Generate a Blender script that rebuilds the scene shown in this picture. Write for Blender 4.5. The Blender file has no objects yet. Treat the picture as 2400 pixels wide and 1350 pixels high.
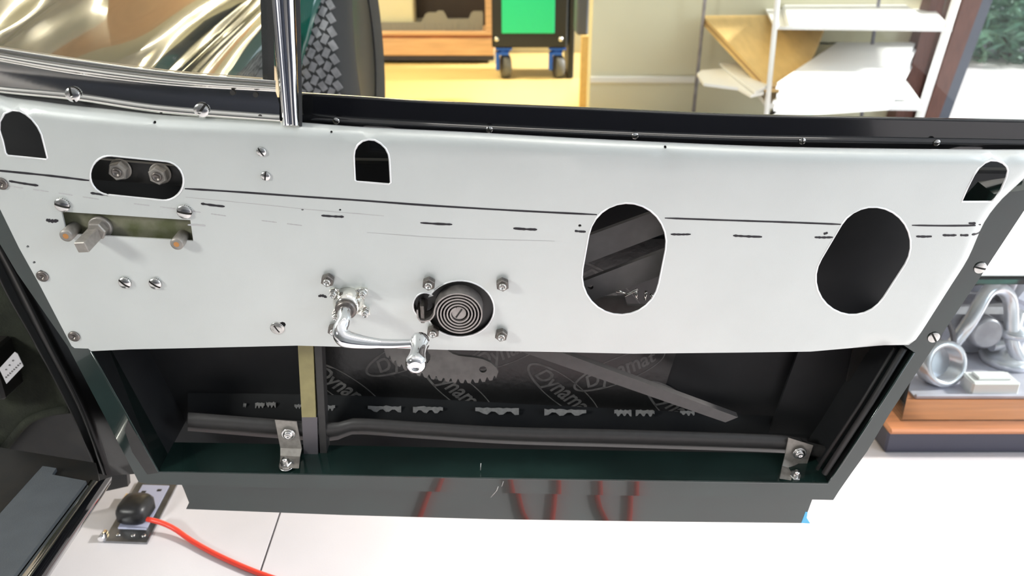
import bpy, math, random
from math import sin, cos, tan, pi, radians, sqrt, atan2
from mathutils import Vector, Matrix
from mathutils.geometry import delaunay_2d_cdt
random.seed(7)
S = bpy.context.scene
COL = S.collection
# ------------------------------------------------------------------ camera
FPX = 1900.0; CX, CY = 1200.0, 675.0
PITCH = radians(23.5); CAMZ = 0.95
cd = bpy.data.cameras.new('camera'); cam = bpy.data.objects.new('camera', cd); COL.objects.link(cam)
cam.location = (0, 0, CAMZ); cam.rotation_euler = (pi/2 - PITCH, 0, 0)
cd.sensor_width = 36.0; cd.lens = 36.0*FPX/2400.0; cd.clip_start = 0.02; cd.clip_end = 200
cd.dof.use_dof = True; cd.dof.focus_distance = 0.93; cd.dof.aperture_fstop = 6.5
S.camera = cam
# ------------------------------------------------------------------ view / world / light
S.view_settings.view_transform = 'Standard'; S.view_settings.look = 'None'
S.view_settings.exposure = 0.0; S.view_settings.gamma = 1.0
S.view_settings.use_curve_mapping = False
S.cycles.use_denoising = True
S.cycles.max_bounces = 10; S.cycles.glossy_bounces = 5; S.cycles.transparent_max_bounces = 16
S.cycles.sample_clamp_indirect = 6.0
wd = bpy.data.worlds.new('sky'); S.world = wd; wd.use_nodes = True
bg = wd.node_tree.nodes['Background']; bg.inputs[0].default_value = (0.86, 0.93, 1.0, 1); bg.inputs[1].default_value = .8

def area(name, loc, target, size, sizey, energy, color):
    l = bpy.data.lights.new(name, 'AREA'); l.shape = 'RECTANGLE'; l.size = size; l.size_y = sizey
    l.energy = energy; l.color = color
    o = bpy.data.objects.new(name, l); COL.objects.link(o); o.location = loc
    o.rotation_euler = (Vector(target)-Vector(loc)).to_track_quat('-Z', 'Y').to_euler()
    return o
area('key_lamp', (-2.3, -0.75, 1.75), (0, .85, .6), .42, .42, 58, (.99, 1.0, .95))
area('window_daylight_right', (3.6, -.9, 1.7), (.4, .9, .5), 1.6, 1.6, 66, (.78, .89, 1.0))
sun = bpy.data.lights.new('sun', 'SUN'); sun.energy = 11.0; sun.angle = radians(7); sun.color = (1, .97, .93)
so_ = bpy.data.objects.new('sun', sun); COL.objects.link(so_); so_.rotation_euler = Vector((-.86, -.04, -.50)).to_track_quat('-Z', 'Y').to_euler()
area('warm_lamp_back', (-0.9, 5.0, 2.55), (-.4, 5.6, 0), 1.4, .5, 85, (1.0, .80, .45))

# ------------------------------------------------------------------ pixel measuring (photo frame 2400x1350) -> real points
FW = Vector((0, cos(PITCH), -sin(PITCH))); UP = Vector((0, sin(PITCH), cos(PITCH))); RT = Vector((1, 0, 0))
CAM = Vector((0, 0, CAMZ))
def ray(px, py): return FW + RT*((px-CX)/FPX) + UP*(-(py-CY)/FPX)
def WY(px, py, Y):
    r = ray(px, py); return CAM + r*(Y/r.y)
def WZ(px, py, z):
    r = ray(px, py); return CAM + r*((z-CAMZ)/r.z)
TILT = radians(6.5); DD = 0.895
DORG = CAM + FW*DD
DM = Matrix.Translation(DORG) @ Matrix.Rotation(TILT, 4, 'X')
DMI = DM.inverted()
LC = DMI @ CAM; LR = DMI.to_3x3()
def D(px, py, y=0.0):
    r = LR @ ray(px, py); return LC + r*((y-LC.y)/r.y)
def Dz(px, py, z):
    r = LR @ ray(px, py); return LC + r*((z-LC.z)/r.z)
def proj(v):
    d = (DM @ Vector(v)) - CAM; f = d.dot(FW); return (CX+FPX*d.dot(RT)/f, CY-FPX*d.dot(UP)/f)

# ------------------------------------------------------------------ materials
MATS = {}
def mat(name, col, rough=.5, metal=0.0, coat=0.0, var=0.0, scale=20., bump=0.0, bscale=60., spec=.5, stretch=None, col2=None, emit=None, estr=0):
    m = bpy.data.materials.new(name); m.use_nodes = True; nt = m.node_tree; b = nt.nodes['Principled BSDF']
    b.inputs['Base Color'].default_value = (*col, 1); b.inputs['Roughness'].default_value = rough
    b.inputs['Metallic'].default_value = metal; b.inputs['Coat Weight'].default_value = coat
    b.inputs['Coat Roughness'].default_value = .03; b.inputs['Specular IOR Level'].default_value = spec
    tc = None
    if var or bump:
        tc = nt.nodes.new('ShaderNodeTexCoord'); mp = nt.nodes.new('ShaderNodeMapping')
        nt.links.new(tc.outputs['Object'], mp.inputs[0])
        if stretch: mp.inputs['Scale'].default_value = stretch
    if var:
        n = nt.nodes.new('ShaderNodeTexNoise'); n.inputs['Scale'].default_value = scale; n.inputs['Detail'].default_value = 6
        nt.links.new(mp.outputs[0], n.inputs['Vector'])
        r = nt.nodes.new('ShaderNodeValToRGB'); c2 = col2 or tuple(c*(1-var) for c in col)
        r.color_ramp.elements[0].color = (*c2, 1); r.color_ramp.elements[1].color = (*col, 1)
        r.color_ramp.elements[0].position = .35; r.color_ramp.elements[1].position = .65
        nt.links.new(n.outputs['Fac'], r.inputs[0]); nt.links.new(r.outputs[0], b.inputs['Base Color'])
    if bump:
        n = nt.nodes.new('ShaderNodeTexNoise'); n.inputs['Scale'].default_value = bscale; n.inputs['Detail'].default_value = 4
        nt.links.new(mp.outputs[0], n.inputs['Vector'])
        bp = nt.nodes.new('ShaderNodeBump'); bp.inputs['Strength'].default_value = bump; bp.inputs['Distance'].default_value = .002
        nt.links.new(n.outputs['Fac'], bp.inputs['Height']); nt.links.new(bp.outputs[0], b.inputs['Normal'])
    if emit:
        b.inputs['Emission Color'].default_value = (*emit, 1); b.inputs['Emission Strength'].default_value = estr
    MATS[name] = m; return m
def glassmat(name, tint, ior=1.45, rough=0.0):
    m = bpy.data.materials.new(name); m.use_nodes = True; nt = m.node_tree
    for n in list(nt.nodes):
        if n.type != 'OUTPUT_MATERIAL': nt.nodes.remove(n)
    out = [n for n in nt.nodes if n.type == 'OUTPUT_MATERIAL'][0]
    t = nt.nodes.new('ShaderNodeBsdfTransparent'); t.inputs[0].default_value = (*tint, 1)
    g = nt.nodes.new('ShaderNodeBsdfGlossy'); g.inputs['Roughness'].default_value = rough
    f = nt.nodes.new('ShaderNodeFresnel'); f.inputs[0].default_value = ior
    mx = nt.nodes.new('ShaderNodeMixShader')
    nt.links.new(f.outputs[0], mx.inputs[0]); nt.links.new(t.outputs[0], mx.inputs[1]); nt.links.new(g.outputs[0], mx.inputs[2])
    nt.links.new(mx.outputs[0], out.inputs[0]); MATS[name] = m; return m
mat('alu', (.63, .655, .635), .40, .5, var=.05, scale=9, bump=.06, bscale=900)
mat('alu_edge', (.86, .87, .87), .3, .6)
mat('chrome', (.93, .93, .94), .05, 1.0)
mat('chrome_worn', (.86, .84, .78), .09, 1.0, bump=.03, bscale=30)
mat('steel', (.20, .18, .165), .38, .85, var=.35, scale=260)
mat('spring_steel', (.40, .37, .35), .42, .8, var=.2, scale=120)
mat('zinc', (.62, .61, .58), .25, .95, var=.2, scale=150)
mat('screw_bright', (.78, .77, .75), .2, 1.0, var=.15, scale=200)
mat('slot_dark', (.03, .028, .025), .6, .3)
mat('frame_paint', (.009, .022, .019), .16, 0, coat=.7, var=.35, scale=14)
mat('gloss_black', (.006, .006, .007), .10, 0, coat=.3)
mat('pillar_black', (.006, .006, .006), .25, 0, coat=.0, spec=.3)
mat('bar_grey', (.075, .070, .068), .5, .1, var=.12, scale=90)
mat('satin_black', (.014, .014, .014), .38, var=.4, scale=40, col2=(.02, .018, .016))
mat('inside_black', (.007, .0075, .009), .55, spec=.25, var=.5, scale=9, col2=(.014, .0145, .015))
mat('charcoal', (.034, .032, .031), .5, .1, var=.15, scale=90)
mat('rubber', (.012, .012, .012), .6)
mat('felt', (.025, .025, .025), .95, bump=.4, bscale=700)
mat('khaki', (.29, .25, .11), .5, var=.18, scale=60)
mat('olive_plate', (.10, .11, .05), .42, .3, var=.5, scale=40, col2=(.24, .23, .17))
mat('mat_black', (.009, .009, .009), .32, bump=.25, bscale=90)
mat('print_grey', (.11, .105, .10), .5, var=.4, scale=120)
mat('foil', (.55, .54, .53), .35, .5, var=.25, scale=180)
mat('gear_steel', (.125, .12, .115), .45, .6, var=.25, scale=55)
mat('dull_steel', (.34, .315, .285), .48, .55, var=.2, scale=150)
mat('brass', (.62, .30, .11), .35, .8)
mat('ink', (.012, .010, .014), .5)
mat('pencil', (.42, .41, .41), .6)
mat('red_cable', (.85, .06, .035), .35)
mat('plug_black', (.010, .010, .011), .4)
mat('socket_chrome', (.34, .345, .36), .22, .9, var=.45, scale=30)
mat('socket_grey', (.50, .52, .68), .35, .3)
mat('floor_white', (.58, .555, .57), .55, var=.05, scale=6, bump=.05, bscale=300)
mat('floor_yellow', (.86, .64, .27), .38, var=.06, scale=2)
mat('wall_cream', (.74, .70, .50), .75, var=.05, scale=3)
mat('white_paint', (.84, .82, .74), .5)
mat('bright_white', (.88, .88, .87), .45)
mat('wood_orange', (.62, .25, .11), .4, var=.25, scale=8, stretch=(.6, 8, 8))
mat('wood_light', (.80, .50, .28), .45, var=.2, scale=6, stretch=(.6, 8, 8))
mat('plywood', (.80, .55, .22), .45, var=.12, scale=5, stretch=(6, .6, 6))
mat('ply_edge', (.45, .23, .08), .6, var=.3, scale=60, stretch=(1, 1, 12))
mat('dark_brown', (.035, .022, .015), .6)
mat('post_brown', (.16, .065, .045), .55, var=.3, scale=20, stretch=(8, 8, .6))
mat('post_grey', (.09, .10, .13), .5)
mat('cart_black', (.015, .016, .014), .45)
mat('cart_green', (.02, .62, .30), .35, emit=(.02, .62, .30), estr=0)
mat('caster_blue', (.01, .10, .55), .3)
mat('caster_grey', (.12, .12, .12), .5)
mat('crate_grey', (.27, .265, .245), .55)
mat('plinth_dark', (.05, .05, .075), .4)
mat('cast_grey', (.42, .41, .45), .4, .5, var=.3, scale=25)
mat('cast_bright', (.75, .76, .82), .25, .6, var=.15, scale=25)
mat('tray_violet', (.66, .64, .74), .45, .2, var=.2, scale=12)
mat('cast_dark', (.13, .12, .13), .45, .5)
mat('paint_car', (.012, .030, .024), .07, 0, coat=1.0)
mat('paint_teal', (.004, .085, .062), .12, 0, coat=1.0)
mat('wing_grey', (.10, .102, .085), .12, .1, coat=1.0)
mat('tyre', (.035, .034, .033), .7)
mat('tyre_tread_lit', (.30, .29, .30), .75, var=.3, scale=60)  # tyre rubber made paler, light on the tread put into the colour
mat('carpet', (.022, .026, .015), .95, var=.5, scale=25, bump=.6, bscale=400)
mat('mat_grey', (.085, .095, .105), .75, bump=.2, bscale=500, var=.15, scale=30)
mat('mat_navy', (.010, .013, .026), .6, var=.3, scale=10)
mat('paper', (.62, .60, .62), .6)
mat('gravel', (.095, .09, .135), .9, var=.75, scale=9, bump=1.0, bscale=40)
mat('kerb', (.17, .18, .23), .8)
mat('leaf', (.26, .50, .38), .6, var=.6, scale=5)
mat('bark', (.12, .08, .06), .9)
mat('ceiling_white', (.78, .8, .82), .8)
mat('wall_grey', (.42, .45, .47), .8)
mat('lamp_glow', (1, 1, 1), .5, emit=(1, .93, .78), estr=3.5)
mat('lamp_glow_strong', (1, 1, 1), .5, emit=(1, .96, .88), estr=7)
mat('lamp_glow_warm', (1, 1, 1), .5, emit=(1, .86, .6), estr=16)
mat('lamp_body', (.7, .7, .7), .5)
mat('hose_dark', (.02, .02, .03), .5)
mat('blue_tape', (.10, .45, .72), .5)
glassmat('glass', (.96, .98, .975), 1.3); glassmat('clear_glass', (.97, .99, .98), 1.15); glassmat('glass_edge', (.25, .55, .48), 1.6)
M = MATS

# ------------------------------------------------------------------ mesh builder
class MB:
    def __init__(s): s.v = []; s.f = []; s.mi = []; s.sm = []
    def quad(s, idx, mi=0, sm=True): s.f.append(idx); s.mi.append(mi); s.sm.append(sm)
    def add(s, vs, fs, mi=0, sm=True):
        o = len(s.v); s.v += [tuple(v) for v in vs]
        for f in fs: s.quad([i+o for i in f], mi, sm)
    def box(s, a, b, mi=0, M4=None):
        x0, y0, z0 = a; x1, y1, z1 = b
        vs = [Vector(p) for p in ((x0,y0,z0),(x1,y0,z0),(x1,y1,z0),(x0,y1,z0),(x0,y0,z1),(x1,y0,z1),(x1,y1,z1),(x0,y1,z1))]
        if M4: vs = [M4 @ v for v in vs]
        s.add(vs, [(0,3,2,1),(4,5,6,7),(0,1,5,4),(1,2,6,5),(2,3,7,6),(3,0,4,7)], mi, False)
    def bevbox(s, a, b, r, mi=0, M4=None):
        # box with chamfered edges: 24 verts on three inset shells
        x0, y0, z0 = a; x1, y1, z1 = b
        vs = []; key = {}
        for ix, X in enumerate((x0, x1)):
            for iy, Y in enumerate((y0, y1)):
                for iz, Z in enumerate((z0, z1)):
                    sx = r if ix == 0 else -r; sy = r if iy == 0 else -r; sz = r if iz == 0 else -r
                    for ax, p in enumerate(((X, Y+sy, Z+sz), (X+sx, Y, Z+sz), (X+sx, Y+sy, Z))):
                        key[(ix, iy, iz, ax)] = len(vs); vs.append(Vector(p))
        if M4: vs = [M4 @ v for v in vs]
        fs = []
        for i in (0, 1):
            fs.append([key[(i,0,0,0)], key[(i,1,0,0)], key[(i,1,1,0)], key[(i,0,1,0)]])
            fs.append([key[(0,i,0,1)], key[(1,i,0,1)], key[(1,i,1,1)], key[(0,i,1,1)]])
            fs.append([key[(0,0,i,2)], key[(1,0,i,2)], key[(1,1,i,2)], key[(0,1,i,2)]])
        for i in (0, 1):
            for j in (0, 1):
                fs.append([key[(i,j,0,0)], key[(i,j,1,0)], key[(i,j,1,1)], key[(i,j,0,1)]])
                fs.append([key[(i,0,j,0)], key[(i,1,j,0)], key[(i,1,j,2)], key[(i,0,j,2)]])
                fs.append([key[(0,i,j,1)], key[(1,i,j,1)], key[(1,i,j,2)], key[(0,i,j,2)]])
                for k in (0, 1): fs.append([key[(i,j,k,0)], key[(i,j,k,1)], key[(i,j,k,2)]])
        s.add(vs, fs, mi, False)
    def lathe(s, prof, n=20, M4=None, mi=0, cap=True, sm=True):
        # prof: list of (r, h); axis local Z of M4
        M4 = M4 or Matrix()
        o = len(s.v)
        for r, h in prof:
            for k in range(n):
                a = 2*pi*k/n; s.v.append(tuple(M4 @ Vector((r*cos(a), r*sin(a), h))))
        for i in range(len(prof)-1):
            for k in range(n):
                k2 = (k+1) % n
                s.quad([o+i*n+k, o+i*n+k2, o+(i+1)*n+k2, o+(i+1)*n+k], mi, sm)
        if cap:
            s.quad([o+k for k in range(n)][::-1], mi, False)
            s.quad([o+(len(prof)-1)*n+k for k in range(n)], mi, False)
    def tube(s, pts, rad, n=10, mi=0, closed=False, cap=True, flat=None):
        pts = [Vector(p) for p in pts]; m = len(pts)
        if not hasattr(rad, '__len__'): rad = [rad]*m
        o = len(s.v); up = None
        for i in range(m):
            if closed: t = pts[(i+1) % m]-pts[i-1]
            else: t = pts[min(i+1, m-1)]-pts[max(i-1, 0)]
            t.normalize()
            if up is None:
                up = Vector((0, 0, 1)) if abs(t.z) < .9 else Vector((1, 0, 0))
            a = (up - t*up.dot(t)).normalized(); up = a; b = t.cross(a)
            for k in range(n):
                an = 2*pi*k/n; s.v.append(tuple(pts[i]+(a*cos(an)+b*sin(an))*rad[i]))
        for i in range(m if closed else m-1):
            j = (i+1) % m
            for k in range(n):
                k2 = (k+1) % n; s.quad([o+i*n+k, o+i*n+k2, o+j*n+k2, o+j*n+k], mi)
        if cap and not closed:
            s.quad([o+k for k in range(n)][::-1], mi, False); s.quad([o+(m-1)*n+k for k in range(n)], mi, False)
    def loft(s, rows, mi=0, sm=True, closed_rows=False):
        o = len(s.v); n = len(rows[0])
        for r in rows: s.v += [tuple(p) for p in r]
        R = len(rows)
        for i in range(R if closed_rows else R-1):
            j = (i+1) % R
            for k in range(n-1): s.quad([o+i*n+k, o+i*n+k+1, o+j*n+k+1, o+j*n+k], mi, sm)
    def build(s, name, mats, parent=None, fix=True):
        me = bpy.data.meshes.new(name); me.from_pydata([tuple(v) for v in s.v], [], s.f)
        if not isinstance(mats, (list, tuple)): mats = [mats]
        for m in mats: me.materials.append(M[m])
        me.polygons.foreach_set('material_index', s.mi); me.polygons.foreach_set('use_smooth', s.sm)
        me.update()
        if fix:
            import bmesh
            bm = bmesh.new(); bm.from_mesh(me); bmesh.ops.recalc_face_normals(bm, faces=bm.faces); bm.to_mesh(me); bm.free()
        o = bpy.data.objects.new(name, me); COL.objects.link(o); o.parent = parent; return o

def inside(p, poly):
    x, y = p; c = False; n = len(poly)
    for i in range(n):
        x1, y1 = poly[i]; x2, y2 = poly[i-1]
        if (y1 > y) != (y2 > y) and x < (x2-x1)*(y-y1)/(y2-y1)+x1: c = not c
    return c
def plate(mb, outline, holes, to3, thick, extra=(), lines=(), mi=0, rim_mi=None):
    """outline/holes: 2D polys in plane coords; to3(x, z, d) -> Vector with d = depth behind the face"""
    V = []; E = []
    for poly in [outline]+list(holes):
        o = len(V); n = len(poly); V += [Vector(p) for p in poly]; E += [(o+i, o+(i+1) % n) for i in range(n)]
    for ln in lines:
        o = len(V); V += [Vector(p) for p in ln]; E += [(o+i, o+i+1) for i in range(len(ln)-1)]
    V += [Vector(p) for p in extra]
    vs, es, fs, *_ = delaunay_2d_cdt(V, E, [], 0, 1e-7)
    keep = []
    for f in fs:
        c = (sum(vs[i].x for i in f)/len(f), sum(vs[i].y for i in f)/len(f))
        if inside(c, outline) and not any(inside(c, h) for h in holes): keep.append(list(f))
    used = sorted({i for f in keep for i in f}); mp = {i: k for k, i in enumerate(used)}
    keep = [[mp[i] for i in f] for f in keep]
    mb.add([to3(vs[i].x, vs[i].y, 0) for i in used], keep, mi, True)
    mb.add([to3(vs[i].x, vs[i].y, thick) for i in used], [f[::-1] for f in keep], mi, True)
    for poly in [outline]+list(holes):
        n = len(poly)
        mb.add([to3(p[0], p[1], 0) for p in poly]+[to3(p[0], p[1], thick) for p in poly],
               [(i, (i+1) % n, n+(i+1) % n, n+i) for i in range(n)], mi if rim_mi is None else rim_mi, False)
def crom(pts, n):
    """Catmull-Rom resample of a polyline to n points (by index length)"""
    P = [Vector(p) for p in pts]
    if len(P) == 2: return [P[0].lerp(P[1], i/(n-1)) for i in range(n)]
    P = [P[0]*2-P[1]]+P+[P[-1]*2-P[-2]]; m = len(P)-3
    L = [0.0]
    for i in range(m): L.append(L[-1]+(P[i+2]-P[i+1]).length)
    out = []
    for i in range(n):
        t = L[-1]*i/(n-1); k = 0
        while k < m-1 and t > L[k+1]: k += 1
        u = (t-L[k])/max(L[k+1]-L[k], 1e-9); a, b, c, d = P[k:k+4]
        out.append(.5*((2*b)+(c-a)*u+(2*a-5*b+4*c-d)*u*u+(3*b-a-3*c+d)*u**3))
    return out
def px_arc(cx, cy, rx, ry, a0, a1, n):
    return [(cx+rx*cos(radians(a0+(a1-a0)*i/n)), cy+ry*sin(radians(a0+(a1-a0)*i/n))) for i in range(n+1)]
def empty(name, loc=(0, 0, 0), label=None, cat=None, group=None, M4=None):
    o = bpy.data.objects.new(name, None); COL.objects.link(o)
    if M4 is not None: o.matrix_world = M4
    else: o.location = loc
    o.empty_display_size = .05
    if label: tag(o, label, cat, group)
    return o
def tag(o, label=None, cat=None, group=None, kind=None):
    if label: o['label'] = label
    if cat: o['category'] = cat
    if group: o['group'] = group
    if kind: o['kind'] = kind
    return o
def rehome(o, base):
    """put a mesh object's origin at base without moving it"""
    base = Vector(base); o.data.transform(Matrix.Translation(-base)); o.location = base; return o
def frame(loc, axis, xdir=(1, 0, 0)):
    z = Vector(axis).normalized(); x = Vector(xdir); x = (x - z*x.dot(z)).normalized(); y = z.cross(x)
    m = Matrix((x, y, z)).transposed().to_4x4(); m.translation = Vector(loc); return m
OUT = Vector((0, -1, 0))       # out of the door panel, towards the cabin (door space)

# ================================================================== THE SETTING
FZ = 0.0
b = MB(); b.box((-6, -4, -.12), (4.2, 9, -.012)); tag(b.build('floor', 'floor_white'), kind='structure')
fl = bpy.data.objects['floor']
s0, s1 = WZ(655, 1205, 0), WZ(608, 1345, 0)
sd = (s0-s1).normalized(); sn = Vector((sd.y, -sd.x, 0))
k0 = s1 + sd*((.94-s1.y)/sd.y)
for i in range(-3, 4):
    a = k0 + sn*(i*2.6+.002); c = k0 + sn*((i+1)*2.6-.002)
    L = 2.8/sd.y
    x_hi = 4.15; x_lo = -5.9
    bb = MB(); p = [a, c, c+sd*L, a+sd*L]
    p = [Vector((min(max(q.x, x_lo), x_hi), q.y, 0)) for q in p]
    if max(q.x for q in p)-min(q.x for q in p) < .4: continue
    bb.add([(q.x, q.y, -.012) for q in p]+[(q.x, q.y, 0) for q in p], [(0,3,2,1),(4,5,6,7),(0,1,5,4),(1,2,6,5),(2,3,7,6),(3,0,4,7)], 0, False)
    bb.build('floor_board', 'floor_white', fl)
bb = MB(); bb.box((-5.9, -3.2, -.012), (4.15, .936, 0)); bb.build('floor_board', 'floor_white', fl)
b = MB(); b.box((-1.5, 3.75, -.011), (.62, 8.9, .001)); tag(b.build('floor_back', 'floor_yellow'), kind='structure')
b = MB(); b.bevbox((-1.9, -3.1, .001), (1.5, -.45, .010), .003); tag(b.build('reflection_mat', 'mat_navy'), 'unseen dark navy mat added behind the camera for dark reflections', 'mat')  # unseen, added so the chrome and black rail reflect something dark
# side and back walls
BWY = 4.25
xl = WY(1386, 120, BWY).x; xr = WY(2150, 120, BWY).x
b = MB(); b.box((xl, BWY, -.01), (xr, BWY+.18, 2.8)); tag(b.build('wall_back', 'wall_cream'), kind='structure')
zt = WY(1500, 183, BWY).z
b = MB(); b.bevbox((xl-.004, BWY-.02, zt-.024), (xr, BWY-.0005, zt+.012), .006); tag(b.build('trim_1', 'white_paint'), kind='structure')
b = MB(); b.box((-6, 7.4, -.01), (xl+.4, 7.55, 2.8)); tag(b.build('wall_far', 'wall_cream'), kind='structure')
b = MB(); b.box((-6, -3.25, -.01), (-5.85, 7.4, 2.8)); tag(b.build('wall_left', 'wall_grey'), kind='structure')
b = MB(); b.box((-6, -3.4, 2.8), (4.3, 9, 2.9)); tag(b.build('ceiling', 'ceiling_white'), kind='structure')
b = MB(); b.box((-6, -3.4, -.01), (4.3, -3.25, 2.8)); tag(b.build('wall_front', 'wall_grey'), kind='structure')
b = MB(); b.bevbox((-5.7, 7.34, .0), (-2.6, 7.398, 2.1), .004); tag(b.build('reflection_panel', 'wood_light'), kind='structure')  # unseen wood panel, added for the orange reflection in the wing
# glazed side: timber post by the window and the panes
def quadpost(name, px4, Y, depth, m):
    p = [WY(x, y, Y) for x, y in px4]; q = [Vector((v.x, v.y+depth, v.z)) for v in p]
    bb = MB(); bb.add(p+q, [(0,1,2,3),(7,6,5,4),(0,4,5,1),(1,5,6,2),(2,6,7,3),(3,7,4,0)], 0, False); return bb.build(name, m)
def downto(pt0, pt1, z, Y):
    a, c = WY(*pt0, Y), WY(*pt1, Y); t = (z-a.z)/(c.z-a.z); q = a.lerp(c, t); return q
def post(name, l0, l1, r0, r1, Y, depth, m, z0=0., z1=2.8):
    p = [downto(l0, l1, z1, Y), downto(r0, r1, z1, Y), downto(r0, r1, z0, Y), downto(l0, l1, z0, Y)]
    q = [Vector((v.x, v.y+depth, v.z)) for v in p]
    bb = MB(); bb.add(p+q, [(0,1,2,3),(7,6,5,4),(0,4,5,1),(1,5,6,2),(2,6,7,3),(3,7,4,0)], 0, False); return bb.build(name, m)
wframe = post('window_1', (2246, 40), (2180, 240), (2288, 40), (2214, 240), 4.0, .16, 'post_brown'); tag(wframe, kind='structure')
w2 = post('window_mullion', (2288, 40), (2214, 240), (2312, 40), (2238, 240), 4.0, .10, 'post_grey'); w2.parent = wframe
w3 = post('window_jamb', (2172, 40), (2128, 180), (2205, 40), (2165, 180), 4.1, .1, 'post_brown'); w3.parent = wframe
xw = WY(2300, 150, 4.05).x
b = MB(); b.box((xw+.02, 4.06, .02), (4.15, 4.066, 2.79)); pn = b.build('pane', 'clear_glass'); pn.parent = wframe
b = MB(); b.box((xw-.12, 3.98, -.005), (4.2, 4.16, .02)); sl = b.build('window_sill', 'bright_white'); sl.parent = wframe
# outside
b = MB(); b.box((1.4, 4.3, -.35), (16, 26, -.12)); o = b.build('gravel_ground', 'gravel'); tag(o, kind='structure')
ka, kb = WZ(2262, 150, -.12), WZ(2470, 285, -.12)
kd = (kb-ka).normalized(); kn = Vector((-kd.y, kd.x, 0))
b = MB(); p = [ka-kd*.3, kb+kd*.5, kb+kd*.5+kn*.22, ka-kd*.3+kn*.22]
b.add([(q.x, q.y, -.119) for q in p]+[(q.x, q.y, -.06) for q in p], [(4,5,6,7),(0,1,5,4),(1,2,6,5),(2,3,7,6),(3,0,4,7)], 0, False)
tag(b.build('stone_kerb', 'kerb'), 'pale stone kerb edging the gravel outside the window', 'kerb')
def shrub(px, py, Y, rad, n, label, seed):
    rnd = random.Random(seed); c = WY(px, py, Y); base = Vector((c.x, c.y, -.12))
    t = empty('garden_shrub', base, label, 'shrub', 'shrubs outside the window')
    bb = MB()
    for k in range(5):
        a = k*1.3; bb.tube([Vector((0, 0, 0)), Vector((cos(a)*.1, sin(a)*.1, .3)), Vector((cos(a)*rad*.6, sin(a)*rad*.6, max(.3, c.z+.12)))], [.02, .015, .006], 6)
    bb.build('stems', 'bark', t)
    bb = MB()
    for k in range(n):
        u = Vector((rnd.gauss(0, 1), rnd.gauss(0, 1), rnd.gauss(0, 1))).normalized()*rad*(rnd.random()**.4)
        u.z = max(u.z, -(c.z+.1)); p0 = Vector((0, 0, c.z+.12))+u
        d = Vector((rnd.gauss(0, 1), rnd.gauss(0, 1), rnd.gauss(0, .6))).normalized()*rnd.uniform(.05, .10)
        e = d.cross(Vector((rnd.random(), rnd.random(), 1))).normalized()*rnd.uniform(.02, .035)
        bb.add([p0-d, p0+e, p0+d, p0-e], [(0, 1, 2, 3)], 0, False)
    o = bb.build('foliage', 'leaf', t, fix=False); o['kind'] = 'stuff'
shrub(2375, 50, 7.2, .62, 1500, 'leafy green shrub at the right edge outside the window', 1)
shrub(2090, 70, 8.4, .45, 900, 'leafy shrub seen between the white shelf and the brown post', 2)
shrub(2330, -60, 9.5, .8, 900, 'taller shrub at the back of the gravel bed', 3)

# ceiling lamps (tubes over the workshop)
def ceil_lamp(loc, lx, ly, label, glow='lamp_glow'):
    t = empty('ceiling_lamp', loc, label, 'lamp', 'ceiling lamps')
    bb = MB(); bb.bevbox((-lx/2-.02, -ly/2-.02, 0), (lx/2+.02, ly/2+.02, .05), .01); bb.build('housing', 'lamp_body', t)
    bb = MB(); bb.bevbox((-lx/2, -ly/2, -.03), (lx/2, ly/2, 0), .01); bb.build('diffuser', glow, t)
ceil_lamp((-1.2, 2.3, 2.74), .5, 1.6, 'long ceiling lamp above the car wing')
ceil_lamp((.5, .3, 2.74), 1.3, .25, 'long ceiling lamp above the car door', 'lamp_glow_strong')
ceil_lamp((-1.5, 6.6, 2.5), 2.4, .2, 'long warm lamp hanging by the far wall', 'lamp_glow_warm')
ceil_lamp((1.6, 3.2, 2.74), .25, 1.3, 'long ceiling lamp in front of the cream wall')

# ================================================================== CAR DOOR
door = empty('car_door', label='open vintage car door with bare aluminium inner panel and chrome window winder', cat='car door', M4=DM)
def P2(px, py, y=0.0):
    v = D(px, py, y); return (v.x, v.z)
# ---- inner panel
top = [(-70, 216), (0, 236), (75, 246), (150, 256), (250, 266), (360, 278), (500, 286), (600, 291), (700, 297), (850, 308), (1100, 320), (1300, 331), (1500, 341), (1817, 354), (2100, 359), (2337, 361), (2400, 361), (2475, 362)]
topc = crom([(x, y, 0) for x, y in top], 70); topc = [(p.x, p.y) for p in topc]
rightc = [(2478, 366), (2440, 400), (2392, 444), (2354, 480), (2317, 530), (2280, 612), (2239, 677), (2198, 741), (2165, 792), (2152, 808), (2138, 818)]
rightc = crom([(x, y, 0) for x, y in rightc], 26); rightc = [(p.x, p.y) for p in rightc]
botc = [(2138, 818), (1900, 824), (1758, 826), (1483, 829), (1300, 825), (1044, 820), (807, 813), (696, 810), (481, 815), (300, 819), (213, 823), (207, 817), (175, 816), (168, 811)]
leftc = [(163, 802), (93, 668), (44, 580), (0, 490), (-40, 400), (-75, 300)]
outline_px = topc + rightc[1:-1] + botc + leftc
def stadium(x0, y0, r0, x1, y1, r1, n=14, ky=1.0):
    a = atan2(y1-y0, x1-x0); pts = []
    for i in range(n+1):
        t = a+pi/2+pi*i/n; pts.append((x0+r0*cos(t), y0+r0*ky*sin(t)))
    for i in range(n+1):
        t = a-pi/2+pi*i/n; pts.append((x1+r1*cos(t), y1+r1*ky*sin(t)))
    return pts
h_slot0 = stadium(257, 411, 46, 384, 424, 46)
h_slot1 = stadium(1470, 568, 92, 1455, 647, 91)
h_slot2 = stadium(2047, 573, 88, 1998, 652, 86)
h_d1 = [(-2, 305), (-1, 285), (10, 266), (28, 259), (45, 261), (60, 268), (75, 280), (88, 297), (97, 315), (111, 370), (108, 374), (17, 365), (12, 358), (6, 330)]
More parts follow.
